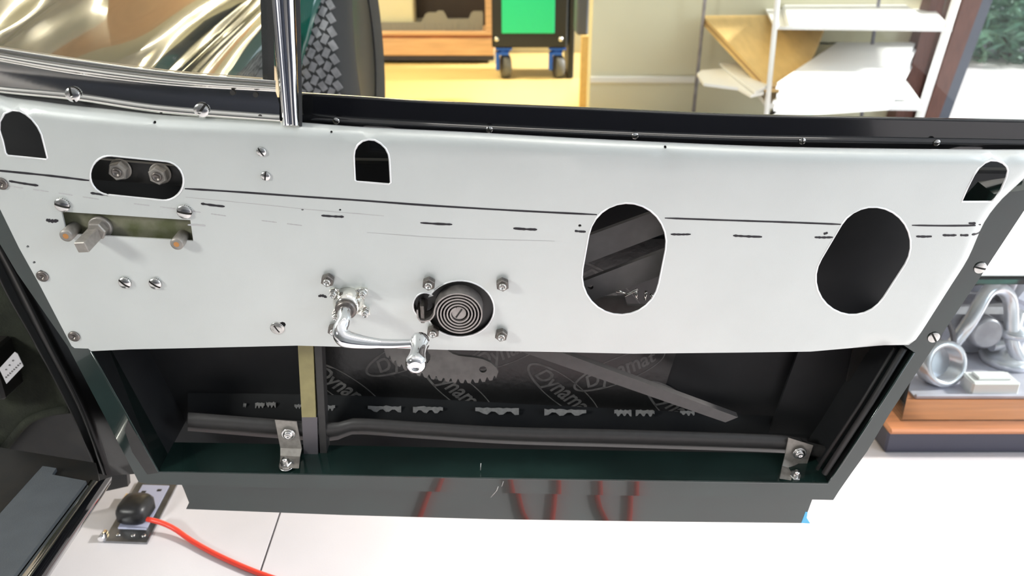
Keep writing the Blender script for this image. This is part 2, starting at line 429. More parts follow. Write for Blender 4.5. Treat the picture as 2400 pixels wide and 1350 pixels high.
h_d2 = [(829, 366), (831, 352), (838, 340), (849, 331), (863, 327.5), (878, 329), (893, 337), (904, 348), (911, 362), (913, 375), (916, 428), (912, 432), (836, 426), (832, 422)]
h_d4 = [(2283, 410), (2294, 394), (2309, 382), (2324, 377), (2340, 378), (2352, 383), (2360, 391), (2363, 400), (2359, 416), (2346, 446), (2333, 466), (2325, 473), (2254, 473), (2268, 440)]
h_rect = [(144, 496), (446, 516), (453, 565), (156, 548)]
# spring hole: big circle with a small lobe on its left
def circ(cx, cy, r, n=40, ky=.85): return [(cx+r*cos(2*pi*i/n), cy+r*ky*sin(2*pi*i/n)) for i in range(n)]
big = px_arc(1078, 724, 80, 66, 205, 514, 36)
lob = px_arc(996, 716, 28, 30, 60, 310, 16)
h_spring = [p for p in big] + [p for p in lob]
# keep a clean ring: big arc runs clockwise on screen from upper left round to lower left, lobe closes it
h_px = [h_slot0, h_slot1, h_slot2, h_d1, h_d2, h_d4, h_rect, h_spring]
small_holes = [(360, 289, 4), (775, 312, 3.2), (1561, 349, 3.5), (709, 491, 3), (797, 492, 3), (1359, 529, 4), (65, 578, 3.5), (80, 615, 3.5), (662, 761, 8), (96, 638, 6)]
for x, y, r in small_holes: h_px.append(circ(x, y, r, 8, .85))
OUTL = [P2(*p) for p in outline_px]; HOLES = [[P2(*p) for p in h] for h in h_px]
T2 = [Vector(P2(*p)) for p in topc]; R2 = [Vector(P2(*p)) for p in rightc]
def dist_poly(p, pl):
    best = 9
    for i in range(len(pl)-1):
        a, c = pl[i], pl[i+1]; d = c-a; t = max(0, min(1, (p-a).dot(d)/d.length_squared)); best = min(best, (a+d*t-p).length)
    return best
RT_TOP, RT_SIDE = .013, .017
def panel_y(x, z):
    p = Vector((x, z)); y = 0
    d = dist_poly(p, T2)
    if d < RT_TOP: y += .011*(1-sqrt(max(0, 1-(1-d/RT_TOP)**2)))*1.0
    if x > .25:
        d = dist_poly(p, R2)
        if d < RT_SIDE: y += .012*(1-sqrt(max(0, 1-(1-d/RT_SIDE)**2)))
    return y
def offset_line(pl, ds, sgn):
    out = []
    for d in ds:
        ln = []
        for i in range(len(pl)):
            t = (pl[min(i+1, len(pl)-1)]-pl[max(i-1, 0)]).normalized(); n = Vector((t.y, -t.x))*sgn; ln.append(tuple(pl[i]+n*d))
        out.append(ln)
    return out
def okpt(p, margin=.002):
    return inside(p, OUTL) and not any(inside(p, h) for h in HOLES)
extra = []
for ln in offset_line(T2, [.0012, .003, .0055, .009, .0131], 1)+offset_line(R2[1:], [.002, .005, .009, .013, .0171], 1):
    for p in ln:
        q = Vector(p)
        if okpt(p) and dist_poly(q, R2) > .0008: extra.append(p)
for ix in range(-34, 40):
    for iz in range(-12, 16):
        p = (ix*.017+.004, iz*.019)
        if okpt(p) and dist_poly(Vector(p), T2) > .016 and dist_poly(Vector(p), R2) > .02: extra.append(p)
b = MB()
plate(b, OUTL, HOLES, lambda x, z, d: Vector((x, panel_y(x, z)+d, z)), .0022, extra, rim_mi=1)
for h in HOLES[:8]:
    if h is HOLES[6]: continue
    b.tube([Vector((x, panel_y(x, z)+.0004, z)) for x, z in h], .0011, 6, 1, closed=True)
panel = b.build('inner_panel', ['alu', 'alu_edge'], door, fix=False); panel['label'] = 'bare satin aluminium panel with cut-outs and marker lines'

# ---- marker lines
def stroke(pts, w, name, m, wob=0., seed=0, taper=True):
    rnd = random.Random(seed); P = crom([(x, y, 0) for x, y in pts], max(6, len(pts)*4)); rows = [[], []]
    n = len(P)
    for i, p in enumerate(P):
        t = (P[min(i+1, n-1)]-P[max(i-1, 0)]).normalized(); nn = Vector((-t.y, t.x, 0))
        ww = w*.5*(1+rnd.uniform(-wob, wob))*(0.55 if taper and i in (0, n-1) else 1)
        for k, sgn in ((0, 1), (1, -1)):
            q = p+nn*ww*sgn; v = D(q.x, q.y, 0); v.y = panel_y(v.x, v.z)-.00015; rows[k].append(v)
    bb = MB(); bb.loft(rows, sm=False)
    rows2 = [[v+Vector((0, .0002, 0)) for v in r] for r in rows]; bb.loft(rows2[::-1], sm=False)
    return bb.build(name, m, panel)
stroke([(-60, 394), (0, 400), (110, 411), (209, 423)], 5, 'marker_line', 'ink', .15, 1)
stroke([(433, 442), (560, 450), (700, 460), (850, 470), (1000, 481), (1200, 493), (1399, 503)], 4.5, 'marker_line', 'ink', .12, 2)
stroke([(1558, 511), (1700, 516), (1850, 521), (1976, 526)], 4.2, 'marker_line', 'ink', .1, 3)
stroke([(2137, 528), (2220, 529), (2316, 528)], 4.2, 'marker_line', 'ink', .1, 4)
for i, (a, c) in enumerate([((21, 424), (90, 435)), ((212, 452), (256, 457)), ((471, 477), (527, 484)), ((753, 505), (806, 508)), ((985, 522), (1060, 526)), ((1203, 535), (1259, 538)),
             ((1347, 541), (1373, 543)), ((1572, 549), (1619, 549)), ((1718, 552), (1786, 555)), ((1909, 556), (1952, 556)), ((2147, 554), (2184, 554)), ((2209, 551), (2242, 551)), ((2250, 551), (2270, 551)), ((2278, 550), (2308, 549)), ((1930, 548), (1940, 545)), ((2270, 523), (2287, 523))]):
    stroke([a, ((a[0]+c[0])/2, (a[1]+c[1])/2+.5), c], 5, 'marker_dash', 'ink', .25, i)
for pts, w in (([(108, 515), (122, 518), (137, 517)], 8), ([(746, 694), (756, 693), (766, 697)], 6)):
    stroke(pts, w, 'marker_dash', 'ink', .3, 9)
pen = [(20, 436), (120, 450), (240, 468), (400, 488), (560, 510), (720, 530)]
pc = crom([(x, y, 0) for x, y in pen], 60)
for i in range(0, 56, 5):
    if i in (20, 45): continue
    seg = pc[i:i+4]; stroke([(p.x, p.y) for p in seg], 2.2, 'pencil_dash', 'pencil', .3, i)
stroke([(440, 527), (460, 527), (482, 529)], 4, 'pencil_dash', 'pencil')
stroke([(435, 462), (620, 480), (735, 492), (900, 506)], 1.4, 'pencil_line', 'pencil', .3, 77)
stroke([(860, 545), (1050, 558), (1300, 565)], 1.2, 'pencil_line', 'pencil', .3, 78)

# ---- fasteners
def pan_mesh(name, R, h, washer=0, mats=('screw_bright', 'slot_dark')):
    bb = MB(); w = R*.16
    if washer: bb.lathe([(washer, 0), (washer, .0008), (washer*.94, .0012), (R*.9, .0012)], 24)
    z0 = .0012 if washer else 0
    hb = z0+h*.35
    bb.lathe([(R, z0), (R, hb)], 24, mi=1)
    for sgn in (-1, 1):
        rows = []
        for i in range(7):
            x = w+(R-w)*sin(i/6*pi/2)*.999; half = sqrt(max(1e-12, R*R-x*x)); row = []
            for j in range(9):
                z = half*sin((j/8-.5)*pi); r2 = (x*x+z*z)/(R*R); row.append(Vector((sgn*x, z, z0+h*(.45+.55*sqrt(max(0, 1-r2*.92))))))
            rows.append(row)
        bb.loft(rows)
        edge = rows[0]; bb.loft([edge, [Vector((v.x, v.y, hb)) for v in edge]], sm=False)
        rim = [r[0] for r in rows]; bb.loft([rim, [Vector((v.x, v.y, z0)) for v in rim]])
        rim = [r[-1] for r in rows]; bb.loft([rim, [Vector((v.x, v.y, z0)) for v in rim]])
    o = bb.build(name, mats, None, fix=True); return o
def hexnut_mesh(name, R, h, stud_r, stud_h, mats, washer=0):
    bb = MB()
    if washer: bb.lathe([(washer, 0), (washer, .001), (washer*.9, .0014)], 20)
    bb.lathe([(R*.92, .0005), (R, .0014), (R, h*.86), (R*.88, h)], 6, sm=False)
    bb.lathe([(stud_r, h*.9), (stud_r, h+stud_h*.75), (stud_r*.72, h+stud_h), (stud_r*.70, h+stud_h*.8), (.0002, h+stud_h*.6)], 14, mi=1)
    return bb.build(name, mats, None)
protos = {}
def place(kind, maker, name, px, py, parent, y=0.0, spin=0.0, axis=OUT, loc=None, scale=1.0):
    if kind not in protos: o = protos[kind] = maker()
    else: o = protos[kind].copy(); COL.objects.link(o)
    o.name = name
    p = loc if loc is not None else D(px, py, y)
    if loc is None and parent is panel: p.y = panel_y(p.x, p.z)+y
    o.parent = parent; o.matrix_local = frame(p, axis) @ Matrix.Rotation(spin, 4, 'Z') @ Matrix.Scale(scale, 4); return o
mk_pan = lambda: pan_mesh('slotted_screw', .0060, .0040)
mk_pan_s = lambda: pan_mesh('slotted_screw', .0048, .0030)
for x, y, sp in ((613, 355, .5), (623, 412, -.2)): place('pan_s', mk_pan_s, 'slotted_screw', x, y, panel, 0, sp)
for x, y, sp in ((147, 479, 1.25), (433, 495, 1.35)): place('pan', lambda: pan_mesh('slotted_screw', .0077, .0046), 'slotted_screw', x, y, panel, 0, sp)
for x, y, sp in ((294, 661, .8), (365, 663, .9)): place('pan_m', lambda: pan_mesh('slotted_screw', .0068, .005), 'slotted_screw', x, y, panel, 0, sp)
place('fl', lambda: pan_mesh('flat_screw', .0052, .0016, .0080, ('zinc', 'slot_dark')), 'flat_screw', 650, 769, panel, 0, .5)
mk_cup = lambda: (lambda bb: (bb.lathe([(.0066, 0), (.0066, .0012), (.0052, .0022), (.0022, .0022), (.0020, .0006), (.0002, .0004)], 20), bb.build('cup_washer', ['steel'], None))[1])(MB())
for x, y in ((100, 647), (174, 788), (4, 430)): place('cup', mk_cup, 'cup_washer', x, y, panel)
# regulator nuts
for x, y in ((770, 652), (1006, 660), (1178, 662), (1016, 772), (1175, 780), (785, 768)):
    place('nut', lambda: hexnut_mesh('hex_nut', .0074, .0085, .0042, .0036, ['steel', 'zinc']), 'hex_nut', x, y, panel, 0, .3+.1*(x % 5))
# ---- lock plate behind the oblong slot
lock = empty('lock_plate'); lock.parent = door
b = MB(); pl = [(130, 480), (462, 500), (470, 580), (140, 560)]
plate(b, [P2(x, y, .010) for x, y in pl], [], lambda x, z, d: Vector((x, .010+d, z)), .003); b.build('backing_plate', 'olive_plate', lock)
for x, y in ((176, 533), (430, 552)):
    bb = MB(); bb.lathe([(.0070, 0), (.0070, .020), (.0062, .0212), (.0030, .0212)], 20, frame(D(x, y, .010), OUT), 0, True)
    bb.lathe([(.0030, .0214), (.0026, .0205), (.0003, .0200)], 16, frame(D(x, y, .010), OUT), 1); bb.build('standoff', ['dull_steel', 'brass'], lock)
bb = MB(); fr = frame(D(238, 530, .010), OUT)
bb.lathe([(.0125, 0), (.0125, .004), (.0115, .005)], 24, fr); bb.lathe([(.0098, .005), (.0102, .0062), (.0102, .013), (.0092, .0145)], 6, fr, sm=False)
bb.build('hex_boss', 'dull_steel', lock)
bb = MB(); bb.bevbox((-.0062, -.0062, .0), (.0062, .0062, .040), .0007, 0, frame(D(236, 532, .010), (-.10, -1, -.12)) @ Matrix.Rotation(.12, 4, 'Z')); bb.build('square_shaft', 'dull_steel', lock)
# ---- nuts behind the oval slot
hp = empty('hinge_bolts'); hp.parent = door
b = MB(); plate(b, [P2(x, y, .022) for x, y in ((205, 372), (440, 392), (440, 437), (205, 420))], [], lambda x, z, d: Vector((x, .022+d, z)), .005); b.build('strap', 'satin_black', hp)
for i, (x, y) in enumerate(((283, 396), (376, 406))):
    place('hnut', lambda: hexnut_mesh('hex_nut', .0100, .0095, .0052, .002, ['dull_steel', 'steel'], .0115), 'hex_nut', x, y, hp, .021, .2+.35*i)
# ---- window winder crank
cr = empty('window_crank'); cr.parent = door; cr['label'] = 'chrome window winder handle'
def dpt(px, py, y): return D(px, py, y)
c0 = D(818, 704, 0)
b = MB(); fr = frame(c0, OUT)
b.lathe([(.0172, .0), (.0172, .003), (.0166, .007), (.0152, .011), (.0130, .0148), (.0112, .0168)], 32, fr)
b.build('dome', 'chrome_worn', cr)
b = MB(); b.lathe([(.0112, .0160), (.0120, .0172), (.0120, .0205), (.0104, .0228), (.0082, .0235)], 28, fr, 0); b.build('collar', 'steel', cr)
ears = [(783, 682), (853, 681), (858, 728), (790, 735)]
for i, (x, y) in enumerate(ears):
    e = D(x, y, 0); bb = MB(); d = (e-c0); n = d.normalized(); sid = n.cross(OUT)
    q = [c0+n*.012+sid*.008, e+n*.001+sid*.0055, e+n*.0055, e+n*.001-sid*.0055, c0+n*.012-sid*.008]
    bb.add([v for v in q]+[v+OUT*.0035 for v in q], [(4,3,2,1,0),(5,6,7,8,9)]+[(k, (k+1) % 5, 5+(k+1) % 5, 5+k) for k in range(5)], 0, False); bb.build('ear', 'chrome_worn', cr)
    place('earnut', lambda: hexnut_mesh('ear_screw', .0046, .006, .0027, .0028, ['screw_bright', 'zinc']), 'ear_screw', 0, 0, cr, loc=e+OUT*.0034, spin=.2*i)
# neck, arm and knob
path = [c0+OUT*.020, c0+OUT*.030, D(807, 752, -.040), D(800, 768, -.047), D(799, 782, -.052), D(808, 793, -.0545), D(830, 799, -.0555), D(870, 804, -.056), D(920, 806, -.056), D(970, 804, -.056), D(983, 803, -.056)]
pp = crom(path, 44)
rr = []
for i in range(44):
    t = i/43
    rr.append(.0074 if t < .15 else (.0074+(t-.15)/.20*.0024 if t < .35 else (.0098-(t-.35)/.3*.0045 if t < .65 else .0053-(t-.65)/.35*.0009)))
b = MB(); b.tube(pp, rr, 18); b.build('arm', 'chrome', cr)
k0p = D(985, 795, -.050)
b = MB(); fr = frame(k0p, OUT)
b.lathe([(.0002, -.003), (.0060, -.0022), (.0098, .001), (.0108, .006), (.0102, .0105), (.0088, .015), (.0080, .022), (.0083, .030), (.0098, .038), (.0108, .043), (.0104, .0472), (.0082, .0502), (.0045, .0516), (.0040, .0508), (.0003, .0508)], 28, fr, cap=False); b.build('knob', 'chrome', cr)
# ---- regulator: backing plate, coil spring, gear, arms
rg = empty('window_regulator'); rg.parent = door
b = MB(); plate(b, [P2(x, y, .006) for x, y in ((940, 630), (1230, 630), (1230, 815), (940, 815))], [[P2(*p, .006) for p in circ(994, 716, 20, 14)]], lambda x, z, d: Vector((x, .006+d, z)), .003); b.build('mounting_plate', 'satin_black', rg)
sc = D(1077, 722, 0)
def spiral(r, a): return sc+Vector((r*cos(a), 0, r*sin(a)))
SP0, SP1 = .006, -.0135     # strip from the plate out past the panel
b = MB(); pts = []
turns = 5.2; N = 210; r_in, r_out = .0085, .0272
for i in range(N+1):
    t = i/N; pts.append((r_in+(r_out-r_in)*t, pi - turns*2*pi*(1-t)))
def strip(pl, th):
    n = len(pl); rows = []
    out = []; inn = []
    for i in range(n):
        t = (pl[min(i+1, n-1)]-pl[max(i-1, 0)]).normalized(); nn = Vector((t.z, 0, -t.x)); out.append(pl[i]+nn*th/2); inn.append(pl[i]-nn*th/2)
    f = lambda l, y: [Vector((v.x, y, v.z)) for v in l]
    return [f(out, SP0), f(out, SP1), f(inn, SP1), f(inn, SP0)]
def sp_pl(): return [spiral(r, a) for r, a in pts]
spl = sp_pl()
e = spl[-1]; tail = [e+Vector((-.002, 0, -.004)), e+Vector((-.005, 0, -.0075)), e+Vector((-.011, 0, -.0095)), e+Vector((-.0165, 0, -.0085)), e+Vector((-.0185, 0, -.004)), e+Vector((-.0185, 0, .006))]
spl += tail
rws = strip(spl, .0016)
b.loft(rws, sm=False, closed_rows=True); b.build('coil_spring', 'spring_steel', rg)
bb = MB(); fr = frame(Vector((sc.x, .006, sc.z)), OUT); bb.lathe([(.0082, 0), (.0082, .0165), (.0078, .0172)], 24, fr, 0)
bb.box((-.0065, -.0009, .0168), (.0065, .0009, .0175), 1, fr @ Matrix.Rotation(1.0, 4, 'Z')); bb.build('spring_arbor', ['spring_steel', 'slot_dark'], rg)
bb = MB(); pc_ = D(992, 728, .0); bb.bevbox((pc_.x-.0022, -.011, pc_.z-.010), (pc_.x+.0022, .03, pc_.z+.012), .0006); bb.build('spring_post', 'steel', rg)
# toothed quadrant
GY = .034
arc = crom([(900, 822, 0), (930, 847, 0), (965, 866, 0), (1000, 877, 0), (1040, 885, 0), (1080, 889, 0), (1120, 888, 0), (1165, 880, 0)], 116)
low = []
for i, p in enumerate(arc):
    k = i % 7; off = 0 if k in (0, 1) else (9 if k in (3, 4, 5) else 6)
    if i > 114: off = 0
    low.append((p.x+1.5*(1 if k == 5 else 0), p.y+off))
upper = [(1168, 872), (1163, 862), (1150, 850), (1132, 842), (1112, 838), (1093, 836), (1075, 834), (1060, 829), (1048, 820), (1035, 795), (1010, 770), (960, 760), (915, 780)]
b = MB(); plate(b, [P2(x, y, GY) for x, y in low+upper], [[P2(*p, GY) for p in circ(1132, 866, 9, 12)], [P2(*p, GY) for p in circ(983, 836, 26, 18)]], lambda x, z, d: Vector((x, GY+d, z)), .004); b.build('toothed_quadrant', 'gear_steel', rg)
def bar(name, quad_px, y, th, m, parent, lip=0):
    bb = MB(); pl = [P2(px, py, y) for px, py in quad_px]
    plate(bb, pl, [], lambda x, z, d: Vector((x, y+d, z)), th); return bb.build(name, m, parent)
bar('lift_arm', [(1195, 815), (1262, 806), (1730, 978), (1700, 990)], .058, .010, 'bar_grey', rg)
bar('lift_arm', [(1290, 585), (1640, 458), (1650, 512), (1290, 650)], .030, .006, 'bar_grey', rg)
b = MB(); plate(b, [P2(px, py, .026) for px, py in ((1280, 692), (1650, 552), (1650, 610), (1400, 700), (1290, 750))], [[P2(*p, .026) for p in circ(1384, 673, 7, 10)]], lambda x, z, d: Vector((x, .026+d, z)), .006); b.build('lift_arm', 'bar_grey', rg)
bar('lower_link', [(1340, 700), (1465, 696), (1470, 716), (1540, 716), (1540, 738), (1340, 728)], .036, .004, 'gear_steel', rg)
bb = MB()
for x0, y0, x1, y1 in ((1425, 678, 1465, 686), (1450, 700, 1495, 678), (1492, 700, 1490, 682), (1512, 702, 1514, 683), (1525, 690, 1532, 700)):
    bb.tube([D(x0, y0, .05), D(x1, y1, .05)], .0016, 8)
bb.build('linkage_rods', 'chrome_worn', rg)

# ---- door shell
in_px = [(16, 478), (213, 823), (371, 1106), (500, 1108), (800, 1114), (1200, 1122), (1600, 1128), (1940, 1133), (1975, 1085), (2143, 826), (2112, 805), (2150, 700), (2230, 560), (2330, 455), (1800, 415), (1200, 385), (600, 352), (-50, 310)]
out_px = [(-110, 280), (-60, 470), (40, 640), (159, 812), (250, 985), (325, 1130), (345, 1134), (600, 1142), (1000, 1152), (1400, 1160), (1800, 1169), (1953, 1172), (1967, 1150), (1997, 1107), (2033, 1057), (2085, 970), (2148, 874), (2204, 789), (2296, 652), (2330, 600), (2400, 494), (2500, 400), (2480, 395), (1800, 386), (1200, 356), (600, 324), (200, 292), (0, 270)]
YF = .0135
IN2 = [P2(*p, YF) for p in in_px]; OUT2 = [P2(*p, YF) for p in out_px]
b = MB()
UO = [P2(*p, YF) for p in [(-75, 440)]+out_px[1:20]+[(2400, 494), (2440, 440)]]; UI = [P2(*p, YF) for p in [(10, 440)]+in_px[:14]]
plate(b, UO+UI[::-1], [], lambda x, z, d: Vector((x, YF+d, z)), .034)
fr_o = b.build('door_frame', 'frame_paint', door, fix=False)
# reveals: side walls back to the skin, ledge along the bottom
YS = .115
b = MB()
def reveal(idx, y1):
    pts = [IN2[i] for i in idx]
    rows = [[Vector((x, YF+.001, z)) for x, z in pts], [Vector((x, y1, z)) for x, z in pts]]
    c = Vector((sum(p[0] for p in IN2)/len(IN2), 0, sum(p[1] for p in IN2)/len(IN2)))
    back = [[Vector((v.x+(.002 if v.x > c.x else -.002), v.y, v.z-.001)) for v in r] for r in rows]
    b.loft(rows, sm=False); b.loft(back[::-1], sm=False)
reveal([0, 1, 2], YS); b.build('side_wall', 'inside_black', fr_o, fix=False); b = MB()
reveal([7, 8, 9], YS); b.build('side_wall', 'inside_black', fr_o, fix=False)
b = MB(); pts = [IN2[i] for i in range(2, 8)]
b.loft([[Vector((x, YF+.001, z)) for x, z in pts], [Vector((x, .070, z+.001)) for x, z in pts], [Vector((x, .072, z-.02)) for x, z in pts]], sm=False)
b.build('bottom_ledge', 'frame_paint', fr_o, fix=False)
b = MB(); b.tube([Vector((IN2[i][0], YF+.0004, IN2[i][1])) for i in (1, 2, 3, 4, 5, 6, 7, 8, 9)], .0013, 8); b.build('rolled_lip', 'frame_paint', fr_o)
for pts_ in ([(1127, 1086), (1126, 1102)], [(1168, 1140), (1164, 1150), (1150, 1166)], [(1180, 1128), (1176, 1140)]):
    bb = MB(); yy = YF-.0004 if pts_[0][1] > 1120 else YF+.012; bb.tube([D(x, y, yy) for x, y in pts_], .0005, 5); bb.build('paint_chip', 'foil', fr_o)
# corner gusset, lower left (grey patch where the two members join)
b = MB(); g = [(292, 1008), (300, 985), (372, 1108), (345, 1112), (310, 1060)]
plate(b, [P2(x, y, YF-.0006) for x, y in g], [], lambda x, z, d: Vector((x, YF-.0006+d, z)), .0005); b.build('corner_gusset', 'charcoal', fr_o)
# outer skin (its inner side)
sk_px = [(-240, 250), (300, 285), (700, 305), (1500, 350), (2000, 364), (2600, 368), (2530, 540), (2430, 690), (2290, 860), (2085, 1010), (1953, 1180), (1860, 1236), (1000, 1225), (372, 1196), (310, 1128), (180, 900), (40, 640), (-120, 450)]
b = MB(); plate(b, [P2(x, y, YF) for x, y in sk_px], [], lambda x, z, d: Vector((x, YS+d, z)), .003); b.build('outer_skin', 'inside_black', door)
# skin's lower lip hanging below the frame
b = MB(); lip = [(422, 1128), (430, 1145), (443, 1178), (436, 1193), (800, 1207), (1150, 1217), (1500, 1222), (1880, 1226), (1893, 1200), (1906, 1165), (1906, 1140)]
plate(b, [P2(x, y, .050) for x, y in lip], [], lambda x, z, d: Vector((x, .050+d, z)), .004); b.build('lower_skirt', 'frame_paint', door)
bar('masking_tape', [(1878, 1226), (1888, 1200), (1893, 1201), (1891, 1214), (1899, 1227)], .0495, .001, 'blue_tape', door)
# sound deadening mat with printed logos
YM = YS-.003
mat_px = [(742, 560), (1620, 560), (1584, 830), (1556, 915), (1535, 968), (742, 940)]
b = MB(); plate(b, [P2(x, y, YM) for x, y in mat_px], [], lambda x, z, d: Vector((x, YM+d, z)), .0025); smat = b.build('sound_mat', 'mat_black', door)
smat['label'] = 'black sound deadening mat with grey printed oval logos'
tc = bpy.data.curves.new('t', 'FONT'); tc.body = 'Dynamat'; tc.size = 1.0; tc.align_x = 'CENTER'; tc.align_y = 'CENTER'; tc.shear = .25; tc.offset = .018; tc.resolution_u = 3
to = bpy.data.objects.new('t', tc); COL.objects.link(to); bpy.context.view_layer.update()
tm = bpy.data.meshes.new_from_object(to.evaluated_get(bpy.context.evaluated_depsgraph_get()))
TV = [v.co.copy() for v in tm.vertices]; TF = [list(p.vertices) for p in tm.polygons]
bpy.data.objects.remove(to); tw = max(v.x for v in TV)-min(v.x for v in TV)
def logo(px, py, ang, L=.128, Hh=.042):
    c = D(px, py, YM); bb = MB(); ca, sa = cos(radians(-ang)), sin(radians(-ang))
    def tr(u, v): return Vector((c.x+u*ca-v*sa, YM-.0003, c.z+u*sa+v*ca))
    k = L*.80/tw
    vs = [(v.x*k, v.y*k*1.35) for v in TV]
    # squeeze the letters into the ellipse
    vs = [(u, v*(sqrt(max(.1, 1-(u/(L*.50))**2)))) for u, v in vs]
    bb.add([tr(u, v) for u, v in vs], TF, 0, False)
    n = 48; ro = []; ri = []
    for i in range(n+1):
        a = 2*pi*i/n; ro.append(tr(L*.52*cos(a), Hh*.5*sin(a))); w = .0022*(1.6 if cos(a) < -.5 else .7); ri.append(tr((L*.52-w)*cos(a), (Hh*.5-w)*sin(a)))
    bb.loft([ro, ri], sm=False)
    bb.build('printed_logo', 'print_grey', smat, fix=False)
for x, y, a in ((812, 912, 42), (958, 832, -27), (1075, 915, 45), (1195, 818, -27), (1322, 918, 43), (1450, 868, -27), (1590, 960, 45), (1430, 690, 43), (1330, 700, -27)):
    logo(x, y, a)
# hem of the skin with torn foil scraps
def ribbon(name, rows, m, parent, n=40, th=.002):
    R = []
    for pts, y in rows:
        cc = crom([(x, yy, 0) for x, yy in pts], n); R.append([D(p.x, p.y, y) for p in cc])
    bb = MB(); bb.loft(R); bb.loft([[v+Vector((0, th, 0)) for v in r] for r in R][::-1]); return bb.build(name, m, parent, fix=False)
ribbon('skin_hem', [([(440, 922), (850, 930), (1250, 950), (1660, 970), (1990, 985)], YS-.006), ([(440, 962), (850, 972), (1250, 992), (1660, 1003), (1990, 1012)], YS-.016),
                    ([(440, 985), (850, 990), (1250, 1012), (1660, 1020), (1990, 1030)], YS-.018)], 'inside_black', door)
hem = bpy.data.objects['skin_hem']
def foil(px, py, w, h, seed):
    rnd = random.Random(seed); pl = []
    n = 12
    for i in range(n):
        t = i/(n-1); pl.append((px+w*t, py-h*.5+rnd.uniform(-1, 2)+.022*w*t))
    for i in range(n):
        t = 1-i/(n-1); dip = (h*.5 if (i//2+seed) % 2 else h*.05); pl.append((px+w*t, py+dip+rnd.uniform(-1, 1)+.022*w*t))
    yy = YS-.0145
    bb = MB(); plate(bb, [P2(x, y, yy) for x, y in pl], [], lambda x, z, d: Vector((x, yy+d, z)), .0008); bb.build('foil_scrap', 'foil', hem)
for i, (x, y, w, h) in enumerate(((598, 950, 22, 12), (624, 949, 22, 12), (570, 950, 7, 9), (690, 953, 20, 9), (757, 956, 28, 12), (862, 958, 78, 14), (968, 960, 70, 14), (1114, 963, 102, 14), (1276, 966, 98, 14), (1440, 968, 40, 14), (1490, 968, 44, 14), (1594, 968, 34, 10))):
    foil(x, y, w, h, i)
# reinforcing bar above the ledge
br = ribbon('brace_bar', [([(440, 968), (660, 985), (770, 992), (800, 990), (838, 982), (1000, 992), (1200, 1003), (1500, 1010), (1840, 1022), (1880, 1034), (1905, 1040), (1945, 1050)], .060),
                     ([(440, 970), (660, 987), (770, 994), (800, 993), (838, 986), (1000, 996), (1200, 1007), (1500, 1014), (1840, 1026), (1880, 1038), (1905, 1044), (1945, 1054)], .056),
                     ([(440, 996), (660, 1012), (770, 1018), (800, 1013), (838, 1004), (1000, 1015), (1200, 1027), (1500, 1035), (1840, 1047), (1880, 1060), (1905, 1066), (1945, 1076)], .0545),
                     ([(440, 1010), (660, 1028), (770, 1034), (800, 1028), (838, 1018), (1000, 1029), (1200, 1041), (1500, 1050), (1840, 1062), (1880, 1074), (1905, 1080), (1945, 1090)], .085)], 'charcoal', door, 70)
# vertical guide channel
gc = empty('guide_channel'); gc.parent = door
def chan(name, y0px, y1px, m):
    def xl_(y): return 698+(y-810)*.055
    bb = MB(); yq = .052
    A = [D(xl_(y0px), y0px, yq), D(xl_(y0px)+36, y0px, yq)]; B = [D(xl_(y1px), y1px, yq), D(xl_(y1px)+33, y1px, yq)]
    rows = []
    for (l, r) in (A, B):
        back = Vector((0, .020, 0)); rows.append([l+back, l, r, r+back])
    bb.loft([rows[0], rows[1]], sm=False); bb.loft([[v+Vector((0, .0015, 0)) for v in rows[1]], [v+Vector((0, .0015, 0)) for v in rows[0]]], sm=False); return bb.build(name, m, gc, fix=False)
chan('upper_face', 780, 978, 'khaki'); chan('lower_face', 978, 1066, 'cast_dark')
bb = MB(); pa, pb = D(736, 800, .054), D(750, 1062, .054); bb.loft([[pa, pa+Vector((.009, 0, 0)), pa+Vector((.009, .02, 0))], [pb, pb+Vector((.009, 0, 0)), pb+Vector((.009, .02, 0))]], sm=False); bb.build('side_flange', 'charcoal', gc, fix=False)
# z-brackets with screws
def zbracket(px_t, pts_l, pts_r, ys):
    t = empty('z_bracket'); t.parent = door
    bb = MB(); L = [D(x, y, yy) for (x, y), yy in zip(pts_l, ys)]; R = [D(x, y, yy) for (x, y), yy in zip(pts_r, ys)]
    bb.loft([L, R], sm=False); bb.loft([[v+Vector((0, .0016, -.0008)) for v in R], [v+Vector((0, .0016, -.0008)) for v in L]], sm=False)
    bb.build('strap', 'dull_steel', t, fix=False); return t
z1 = zbracket(0, [(644, 984), (657, 1050), (657, 1068), (655, 1096)], [(695, 988), (707, 1052), (703, 1070), (700, 1098)], (.053, .050, .042, .018))
z2 = zbracket(0, [(1848, 1026), (1838, 1076), (1834, 1092), (1828, 1122)], [(1906, 1044), (1890, 1092), (1886, 1106), (1880, 1130)], (.053, .050, .042, .018))
mk_dome = lambda: (lambda bb: (bb.lathe([(.0092, 0), (.0092, .0008), (.0086, .0012)], 22), bb.lathe([(.0070, .0012), (.0068, .0026), (.0054, .0042), (.0030, .0050), (.0018, .0036), (.0002, .0036)], 18), bb.build('dome_screw', ['screw_bright'], None))[2])(MB())
mk_up = lambda: (lambda bb: (bb.lathe([(.0100, 0), (.0100, .001), (.0092, .0014)], 22), bb.lathe([(.0070, .0014), (.0075, .0022), (.0075, .0056), (.0066, .0066)], 6, sm=False), bb.lathe([(.0036, .006), (.0036, .0140), (.0028, .0150), (.0002, .0150)], 12), bb.build('clamp_bolt', ['screw_bright'], None))[3])(MB())
upz = (0, -.25, 1)
place('dome', mk_dome, 'dome_screw', 676, 1018, z1, .049); place('dome', mk_dome, 'dome_screw', 1874, 1062, z2, .049)
